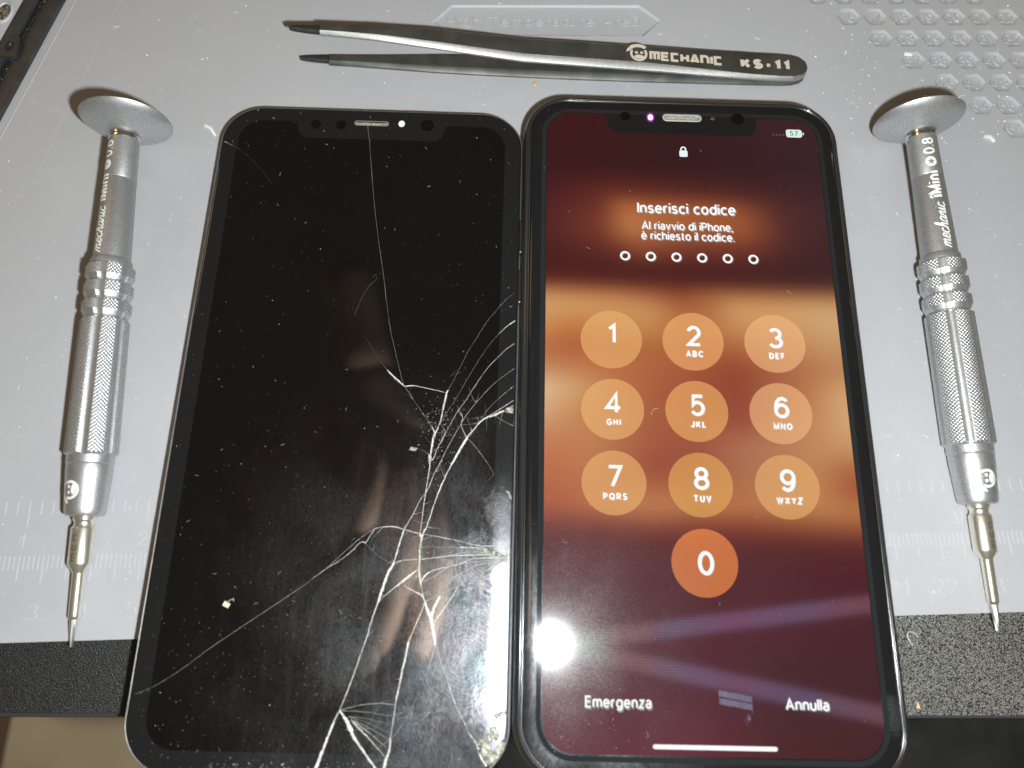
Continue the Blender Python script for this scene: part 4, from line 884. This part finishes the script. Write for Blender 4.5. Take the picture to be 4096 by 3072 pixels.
grid = np.stack([[np.interp(gy, ry_[order], rowc[order, i, c]) for i in range(len(gx))] for c in range(3)], -1)   # x, y, c
for _ in range(5):      # soften like the blurred wallpaper
    g2 = np.pad(grid, ((1, 1), (1, 1), (0, 0)), 'edge'); grid = (g2[:-2, 1:-1] + g2[2:, 1:-1] + g2[1:-1, :-2] + g2[1:-1, 2:] + 2 * g2[1:-1, 1:-1]) / 6
def wall_at(x, y):
    i = min(max(x, 0), 64.99); j = min(max(y, 0), 139.99); a, b = int(i), int(j); u, v = i - a, j - b
    return grid[a, b] * (1 - u) * (1 - v) + grid[a + 1, b] * u * (1 - v) + grid[a, b + 1] * (1 - u) * v + grid[a + 1, b + 1] * u * v

def mat_screen():
    t = NT('lit_screen')
    at = t.n('ShaderNodeAttribute'); at.attribute_name = 'Col'
    t.set(Base_Color=(0.003, 0.003, 0.003), Roughness=0.07, IOR=1.5)
    t.l(at.outputs['Color'], t.p.inputs['Emission Color']); t.set(Emission_Strength=1.0)
    fine = t.noise(0.28, 2, .7); patch = t.noise(12, 3)
    film = t.math('MULTIPLY', t.ramp(fine, [(.40, .35), (.62, 1.0)]), t.ramp(patch, [(.3, .35), (.65, 1.0)]))
    t.set(Coat_Weight=t.math('MULTIPLY', film, 0.24), Coat_Roughness=0.30, Coat_IOR=1.5)
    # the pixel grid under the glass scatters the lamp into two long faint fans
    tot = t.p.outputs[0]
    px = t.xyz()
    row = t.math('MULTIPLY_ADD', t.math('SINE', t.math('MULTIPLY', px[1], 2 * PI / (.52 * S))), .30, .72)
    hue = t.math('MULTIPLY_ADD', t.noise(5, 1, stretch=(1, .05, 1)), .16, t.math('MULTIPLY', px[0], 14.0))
    rain = t.ramp(hue, [(.06, (1.0, 1.0, .9)), (.20, (.35, .8, .5)), (.31, (.85, .45, .40)), (.46, (.45, .55, .95)), (.62, (.75, .40, .85)), (.78, (.50, .50, .95)), (.98, (.85, .40, .55))])  # rainbow of the glare, painted by position across the screen
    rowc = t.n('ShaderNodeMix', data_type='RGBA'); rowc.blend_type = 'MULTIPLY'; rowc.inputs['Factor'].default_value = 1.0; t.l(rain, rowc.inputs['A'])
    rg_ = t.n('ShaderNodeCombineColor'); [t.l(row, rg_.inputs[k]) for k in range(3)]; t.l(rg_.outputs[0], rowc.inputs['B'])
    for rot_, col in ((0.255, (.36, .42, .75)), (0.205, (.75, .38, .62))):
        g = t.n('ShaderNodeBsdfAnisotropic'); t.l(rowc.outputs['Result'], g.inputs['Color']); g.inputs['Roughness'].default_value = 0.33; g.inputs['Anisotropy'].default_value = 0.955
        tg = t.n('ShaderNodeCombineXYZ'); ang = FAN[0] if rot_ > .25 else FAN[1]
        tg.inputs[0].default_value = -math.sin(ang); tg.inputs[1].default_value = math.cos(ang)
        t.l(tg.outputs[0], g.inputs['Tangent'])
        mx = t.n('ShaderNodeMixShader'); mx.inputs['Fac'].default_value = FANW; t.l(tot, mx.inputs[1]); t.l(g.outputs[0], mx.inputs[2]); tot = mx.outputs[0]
    t.l(tot, t.out.inputs['Surface'])
    return t
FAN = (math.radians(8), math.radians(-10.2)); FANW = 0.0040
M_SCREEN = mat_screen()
def lit(name, verts, faces, cols, parent):
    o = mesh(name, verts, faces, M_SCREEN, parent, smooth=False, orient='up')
    a = o.data.color_attributes.new('Col', 'FLOAT_COLOR', 'POINT')
    a.data.foreach_set('color', np.array([[*(max(0.0, q * .95 - .0045) for q in sl(c)), 1.0] for c in cols], dtype=np.float32).ravel())
    return o
cv, cf = filled(screen_outline(0, 64.58, 0, 139.77, 6.0, 14.45, 50.15, 134.65), 1.6)
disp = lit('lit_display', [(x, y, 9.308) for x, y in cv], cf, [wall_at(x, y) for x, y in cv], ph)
KEYS = [('1', '', 14.4, 82.1, (222, 150, 86)), ('2', 'ABC', 32.27, 82.1, (222, 146, 84)), ('3', 'DEF', 50.18, 82.1, (228, 160, 104)), ('4', 'GHI', 14.4, 66.4, (224, 154, 92)), ('5', 'JKL', 32.27, 66.4, (216, 140, 78)), ('6', 'MNO', 50.18, 66.4, (222, 152, 100)),
        ('7', 'PQRS', 14.4, 50.75, (220, 148, 88)), ('8', 'TUV', 32.27, 50.75, (212, 140, 74)), ('9', 'WXYZ', 50.18, 50.75, (220, 152, 92)), ('0', '', 32.27, 35.1, (204, 108, 58))]
WHITE = (264, 264, 264); GHOST = (176, 180, 176)
def glow_text(name, strokes, wt, x, y, parent, z=9.330, col=WHITE, ghost=None):
    mb = MB()
    ink(mb, strokes, wt, lambda a, b, h: (x + a, y + b, z + h), .0012)
    cols = [col] * len(mb.v)
    if ghost:
        k = len(mb.v); ink(mb, strokes, wt, lambda a, b, h: (x + a + ghost[0], y + b + ghost[1], z - .009 + h), .0012); cols += [ghost[2]] * (len(mb.v) - k)
    return lit(name, mb.v, mb.f, cols, parent)
for d, sub, cx, cy, c in KEYS:
    n = 56; r = 6.68
    vs = [(cx, cy, 9.314)] + [(cx + r * q * math.cos(2 * PI * k / n), cy + r * q * math.sin(2 * PI * k / n), 9.314) for q in (.5, 1) for k in range(n)]
    fs = [(0, 1 + k, 1 + (k + 1) % n) for k in range(n)] + [(1 + k, 1 + n + k, 1 + n + (k + 1) % n, 1 + (k + 1) % n) for k in range(n)]
    cols = []
    for v in vs:
        wv = wall_at(v[0], v[1]); base_ = wall_at(cx, cy); cols.append(np.clip(np.array(c) + np.array((0, 8, 12)) + (wv - base_) * .32, 0, 255))
    key = lit('passcode_key', vs, fs, cols, disp)
    hgt = 4.65; st, wd = text(d, hgt, .64)
    zz = 1.05 if sub else (-.98 if d == '1' else -hgt / 2)
    y_dig = cy - 1.02 if d != '0' else cy - 2.35
    glow_text('lettering', st, .71, cx - wd / 2 + .2, y_dig, disp, ghost=(.16, -.10, (214, 222, 220)) if d not in '147' else None)
    if sub:
        st, wd = text(sub, 1.42, .30, .22); glow_text('lettering', st, .34, cx - wd / 2 + .2, cy - 3.55, disp, ghost=(.10, -.10, (214, 222, 220)) if d not in '147' else None)
GH = (.22, -.24, GHOST)
st, wd = text('Inserisci codice', 2.78, .36, .10, 22.7); glow_text('lettering', st, .42, 20.95, 113.3, disp, ghost=GH)
st, wd = text('Al riavvio di iPhone,', 2.1, .25, .10, 20.9); glow_text('lettering', st, .30, 21.85, 109.1, disp, ghost=GH)
st, wd = text('è richiesto il codice.', 2.1, .25, .10, 21.2); glow_text('lettering', st, .30, 21.7, 106.55, disp, ghost=GH)
st, wd = text('Emergenza', 2.05, .27, .10, 12.6); glow_text('lettering', st, .32, 8.15, 8.05, disp, ghost=(.16, -.32, (150, 152, 150)))
st, wd = text('Annulla', 2.05, .27, .10, 8.3); glow_text('lettering', st, .32, 46.2, 8.3, disp, ghost=(.16, -.16, GHOST))
for k in range(6):
    cx = 17.84 + 5.815 * k
    mb = MB(); mb.rings([[(a, b, 9.33) for a, b, _ in q] for q in strip(ar(cx, 102.3, .92, .92, 0, 360, 28)[:-1], .42, closed=True)], close=False)
    n0 = len(mb.v); mb.rings([[(a, b, 9.322) for a, b, _ in q] for q in strip(ar(cx + .17, 102.14, .92, .92, 0, 360, 28)[:-1], .42, closed=True)], close=False)
    lit('passcode_dot', mb.v, mb.f, [WHITE] * n0 + [GHOST] * (len(mb.v) - n0), disp)
hb = rrect(20.75, 44.1, 1.12, 1.92, .4, 6); lit('home_indicator', [(a, b, 9.314) for a, b in hb], [tuple(range(len(hb)))], [WHITE] * len(hb), disp)
# padlock, battery, dots
mb = MB(); b0 = rrect(31.35, 33.3, 128.5, 130.25, .35, 4); mb.add([(a, b, 9.314) for a, b in b0], [tuple(range(len(b0)))])
mb.rings([[(a, b, 9.318) for a, b, _ in q] for q in strip([(31.78, 130.0), (31.78, 130.5)] + ar(32.33, 130.55, .55, .6, 180, 0, 10) + [(32.88, 130.0)], .36)], close=False)
lit('padlock_icon', mb.v, mb.f, [(240, 255, 252)] * len(mb.v), disp)
b0 = rrect(57.25, 61.1, 134.75, 136.95, .6, 5); mb = MB().add([(a, b, 9.314) for a, b in b0], [tuple(range(len(b0)))])
b1 = rrect(61.25, 61.55, 135.5, 136.2, .14, 3); mb.add([(a, b, 9.314) for a, b in b1], [tuple(range(len(b1)))])
cols = [(226, 246, 240)] * len(mb.v)
bat = lit('battery_icon', mb.v, mb.f, cols, disp)
st, wd = text('57', 1.3, .2, .18); glow_text('lettering', st, .22, 59.15 - wd / 2, 135.2, disp, 9.318, (92, 140, 136))
for k in range(4):
    mb = disc(MB(), 54.1 + k * .82, 135.35, .24, 9.314, 12); lit('signal_dot', mb.v, mb.f, [(120, 78, 70)] * len(mb.v), disp)
# notch: earpiece, sensors, glowing infrared emitter, camera
rr = rr_rings(27.7, 37.2, 138.3, 140.35, 1.0, [(0, 9.31), (.10, 9.37), (.34, 9.36), (.46, 9.312)], 8)
ep = MB().rings(rr).build('earpiece', simple('satin_trim', (.72, .73, .75), .40, .6), ph)
rr = rrect(28.2, 36.7, 138.8, 139.85, .5, 6); MB().add([(a, b, 9.313) for a, b in rr], [tuple(range(len(rr)))]).build('grille', mm, ep, smooth=False, orient='up')
M_IR = NT('infrared_glow'); M_IR.set(Base_Color=(0, 0, 0), Emission_Color=(1.0, 0.55, 1.0), Emission_Strength=2.2)
M_IR2 = NT('infrared_halo'); M_IR2.set(Base_Color=(.003, .003, .003), Roughness=.05, Emission_Color=(.38, .02, .42), Emission_Strength=.75)
ir = disc(MB(), 24.8, 139.2, 1.0, 9.309, 24, 1.4).build('infrared_emitter', M_IR2, ph, smooth=False, orient='up')
disc(MB(), 24.8, 139.2, .62, 9.314, 20, .85).build('glow', M_IR, ir, smooth=False, orient='up')
disc(MB(), 18.7, 139.4, 1.25, 9.309).build('sensor_window', M_HOLE, ph, smooth=False, orient='up')
disc(MB(), 45.9, 139.5, 1.6, 9.309).build('front_camera', M_HOLE, ph, smooth=False, orient='up')
am = MB().rings([[(39.9 + r * math.cos(2 * PI * k / 16), 139.4 + r * math.sin(2 * PI * k / 16), z) for k in range(16)] for r, z in ((.5, 9.309), (.34, 9.42), (.12, 9.47))], cap1=True)
am.build('light_sensor', M_CHROME, ph)
rr = [[(X1 - .12 + x, y, z) for y, z in rrect(94.8, 111.0, 3.9, 6.3, 1.1, 5)] for x in (0, .42)] + [[(X1 + .38, y, z) for y, z in rrect(95.0, 110.8, 4.1, 6.1, 1.0, 5)]]
MB().rings(rr, cap0=True, cap1=True).build('side_button', M_FRAME, ph)
for yy0, yy1 in ((103.5, 112.5), (91.0, 100.0)):
    rr = [[(X0 + .12 + x, y, z) for y, z in rrect(yy0, yy1, 3.9, 6.3, 1.1, 5)] for x in (0, -.40)]
    MB().rings(rr, cap0=True, cap1=True).build('volume_button', M_FRAME, ph)
rr = rr_rings(38, 66, 112, 141, 7, [(.6, 0.02), (0, .4), (0, 1.05)], 8); MB().rings(rr, cap0=True, cap1=True).build('camera_bump', M_FRAME, ph)
def band(x):   # antenna break on the left side near the top corner
    return
dm = MB()
onp = lambda: (rng.uniform(-2, 66), rng.uniform(-2, 141))
specks(dm, 260, onp, .025, .07, 9.316); specks(dm, 160, lambda: (abs(rng.gauss(0, 9)), abs(rng.gauss(6, 12))), .03, .09, 9.316)
specks(dm, 160, lambda: (rng.gauss(.6, .5), rng.gauss(54, 8)), .02, .05, 9.316); lint(dm, 14, onp, 9.318, .035, .8)
dm.build('glass_dust', M_DUSTD, ph, smooth=False, kind='stuff')
sg = MB()      # lilac rub mark left by something dragged across the glass
for k in range(150):
    u = (k % 75 + rng.random()) / 75; band = k // 75; x = 33.6 + 6.3 * u; y = 11.0 - 1.0 * u - band * 1.35 + rng.gauss(0, .06); l_ = rng.uniform(.45, .62)
    sg.rings(strip([(x, y - l_), (x + .02, y + l_)], .09, ((-.5, 9.318 + k * .0001), (.5, 9.318 + k * .0001))), close=False)
for k in range(14):
    x = 39.2 + rng.gauss(0, .35); y = 7.0 + (x - 39.2) * 1.2 + rng.gauss(0, .3); sg.rings(strip([(x, y - .3), (x + .06, y + .3)], .08, ((-.5, 9.332 + k * .0002), (.5, 9.332 + k * .0002))), close=False)
sg.build('rub_mark', simple('lilac_residue', (.052, .040, .078), .45), ph, smooth=False, orient='up')
h_ = catmull([(22.6, 65.2), (22.8, 66.2), (23.4, 66.7), (24.2, 66.8)], 5)
MB().rings(strip(h_, .05, ((-.5, 9.32), (0, 9.37), (.5, 9.32))), close=False).build('hair', M_DUST, ph, orient='up')

# ------------------------------------------------------------------ crumbs and hairs lying about
def shaving(name, label, cat, x, y, z, poly, h, m_, group=None, rot=0):
    mb = MB(); c = np.mean(np.array(poly), axis=0)
    mb.rings([[(a, b, .0) for a, b in poly], [(a, b, h * .7) for a, b in poly], [tuple(c + (np.array(p) - c) * .6) + (h,) for p in poly]], cap0=True, cap1=True)
    o = mb.build(name, m_, None, angle=25, loc=(x, y, z), rot=(0, 0, rot)); o['label'] = label; o['category'] = cat
    if group: o['group'] = group
shaving('plastic_shaving', 'white sliver of plastic on the grey mat by the corner of the cracked panel', 'shaving', -83.8, 138.2, 0.01, [(-1.9, 1.3), (-.3, .5), (1.1, -1.4), (1.7, -1.2), (.3, 1.0), (-1.4, 1.9)], .5, M_DUST)
shaving('plastic_shaving', 'white curved crumb on the mat right of the 0.8 screwdriver cap', 'shaving', 113.4, 142.8, 0.01, [(-1.5, .3), (-.9, 1.1), (.4, 1.1), (1.2, .2), (1.3, -.9), (.7, -.8), (.4, .1), (-.6, .3)], .6, M_DUST)
shaving('plastic_shaving', 'white flake lying in the pocket numbered 37', 'shaving', 96.1, 168.4, -.2, [(-1.1, -.4), (1.0, -.5), (1.1, .3), (-.9, .5)], .5, M_DUST)
shaving('dried_crumb', 'small tan crumb on the mat near the pocket numbered 61', 'crumb', 116.6, 148.4, 0.01, [(-.4, -.3), (.3, -.4), (.5, .3), (-.2, .5)], .35, simple('tan_crumb', (.55, .42, .24), .7))
shaving('dried_crumb', 'small orange crumb on the mat between the tweezers and the cracked panel', 'crumb', -2.7, 155.2, 0.01, [(-.5, -.4), (.4, -.5), (.6, .4), (-.3, .6)], .3, simple('orange_crumb', (.62, .40, .16), .7))
shaving('dried_crumb', 'tiny tan crumb on the mat right of the 0.6 screwdriver', 'crumb', -87.8, 48.9, 0.01, [(-.3, -.35), (.25, -.3), (.3, .3), (-.2, .4)], .25, simple('tan_crumb', (.55, .40, .26), .7))
shaving('copper_flake', 'tiny bright orange flake on the black desk edge right of the lit phone', 'flake', 77.8, 8.3, -2.48, [(-.4, -.5), (.5, -.5), (.0, .7)], .3, simple('copper_flake', (.85, .50, .25), .4))
hr = catmull([(79.7, 21.7), (79.1, 22.4), (78.2, 22.7), (77.6, 22.2), (77.7, 21.2), (78.4, 19.9)], 6)
o = MB().rings(strip(hr, .16, ((-.5, 0), (0, .16), (.5, 0))), close=False).build('hair', simple('pale_fibre', (.72, .70, .62), .6), None, loc=(0, 0, -2.46), orient='up'); o['label'] = 'pale hooked fibre on the black desk edge right of the lit phone'; o['category'] = 'fibre'
md = MB(); onm = lambda: (rng.uniform(-140, 130), rng.uniform(28, 186))
specks(md, 1500, onm, .04, .15, .0); specks(md, 220, onm, .12, .28, .0); lint(md, 220, onm, .005, .06, .9)
specks(md, 160, lambda: (rng.uniform(70, 130), rng.uniform(140, 186)), .1, .35, .0)
o = md.build('dust', M_DUST, None, smooth=False, kind='stuff'); o['label'] = 'fine white dust and lint scattered over the grey mat'
# ------------------------------------------------------------------ the photographer's hand above the desk, mirrored in the cracked glass
def skinned(name, chains, mat_):
    """several chains of (point, radius) skinned, then fused into one continuous surface"""
    me = bpy.data.meshes.new(name); vs, es, rs, roots = [], [], [], []
    for ch in chains:
        k = len(vs); roots.append(k)
        for i, (p, r) in enumerate(ch):
            vs.append(tuple(c * S for c in p)); rs.append(r if isinstance(r, tuple) else (r, r))
            if i: es.append((k + i - 1, k + i))
    me.from_pydata(vs, es, []); me.update()
    o = bpy.data.objects.new(name, me); COL.objects.link(o)
    o.modifiers.new('skin', 'SKIN').use_smooth_shade = True
    for i, r in enumerate(rs):
        d = me.skin_vertices[0].data[i]; d.radius = (r[0] * S, r[1] * S); d.use_root = i in roots
    sb = o.modifiers.new('round', 'SUBSURF'); sb.levels = 2; sb.render_levels = 2
    rm = o.modifiers.new('fuse', 'REMESH'); rm.mode = 'VOXEL'; rm.voxel_size = 1.6 * S; rm.use_smooth_shade = True
    sm = o.modifiers.new('soften', 'SMOOTH'); sm.factor = .5; sm.iterations = 6
    me.materials.append(mat_.m)
    return o
M_SKIN = NT('skin'); n = M_SKIN.noise(6, 3); M_SKIN.set(Base_Color=M_SKIN.ramp(n, [(.3, (.78, .50, .33)), (.7, (.86, .59, .42))]), Roughness=.5)
M_NAIL = simple('finger_nail', (.86, .78, .70), .3)
FING = [[(-54, 116, 244), (-45, 86, 216), (-36, 46, 184), (-38.5, 25, 177), (-43, 7, 177)], [(-66, 116, 244), (-57, 88, 212), (-50.5, 49, 174), (-54, 27, 165), (-58.5, 9, 165)],
        [(-80, 116, 244), (-74, 100, 216), (-69, 87, 186), (-67, 71, 169), (-66.5, 57, 166)], [(-94, 118, 246), (-96, 98, 226), (-98, 80, 206), (-98, 64, 194), (-98, 52, 192)],
        [(-98, 138, 256), (-114, 122, 246), (-130, 104, 236), (-138, 84, 226), (-138, 68, 220)]]
FR = [(9, 8.4, 8.2, 7.6, 6.4), (9.5, 8.8, 8.6, 8.0, 6.8), (9.8, 9.2, 8.8, 8.2, 7.0), (9.4, 8.6, 8.0, 7.4, 6.2), (12, 11, 10, 9, 7.2)]
chains = [list(zip(f_, r_)) for f_, r_ in zip(FING, FR)]
for f_ in FING[:4]: chains.append([(f_[0], 10.5), (tuple((a + b) / 2 for a, b in zip(f_[0], (-86, 160, 266))), 11.5), ((-86, 160, 266), 13)])
chains.append([((-86, 156, 264), 17), ((-98, 190, 280), 17), ((-118, 250, 304), 20)])
tips = [(f_[4], f_[3]) for f_ in FING]
hand = skinned('person', chains, M_SKIN)
hand['label'] = 'bare hand held above the phones with bent fingers, seen mirrored in the cracked black glass'; hand['category'] = 'person'

for (p3, p2) in tips[1:2]:      # nails, turned towards the desk
    a = np.array(p3, float); d = a - np.array(p2, float); d /= np.linalg.norm(d); c = a + d * .5 - np.array([0, 0, 6.1])
    u = np.cross(d, [0, 0, 1.0]); u /= np.linalg.norm(u); m = np.cross(u, d)
    rg = [[tuple(c + u * (4.2 * q * math.cos(2 * PI * k / 20)) + d * (5.2 * q * math.sin(2 * PI * k / 20)) - np.array([0, 0, 1.0]) * h) for k in range(20)] for q, h in ((1, -.6), (.85, .3), (.5, .7))]
    MB().rings(rg, cap1=True).build('finger_nail', M_NAIL, hand)
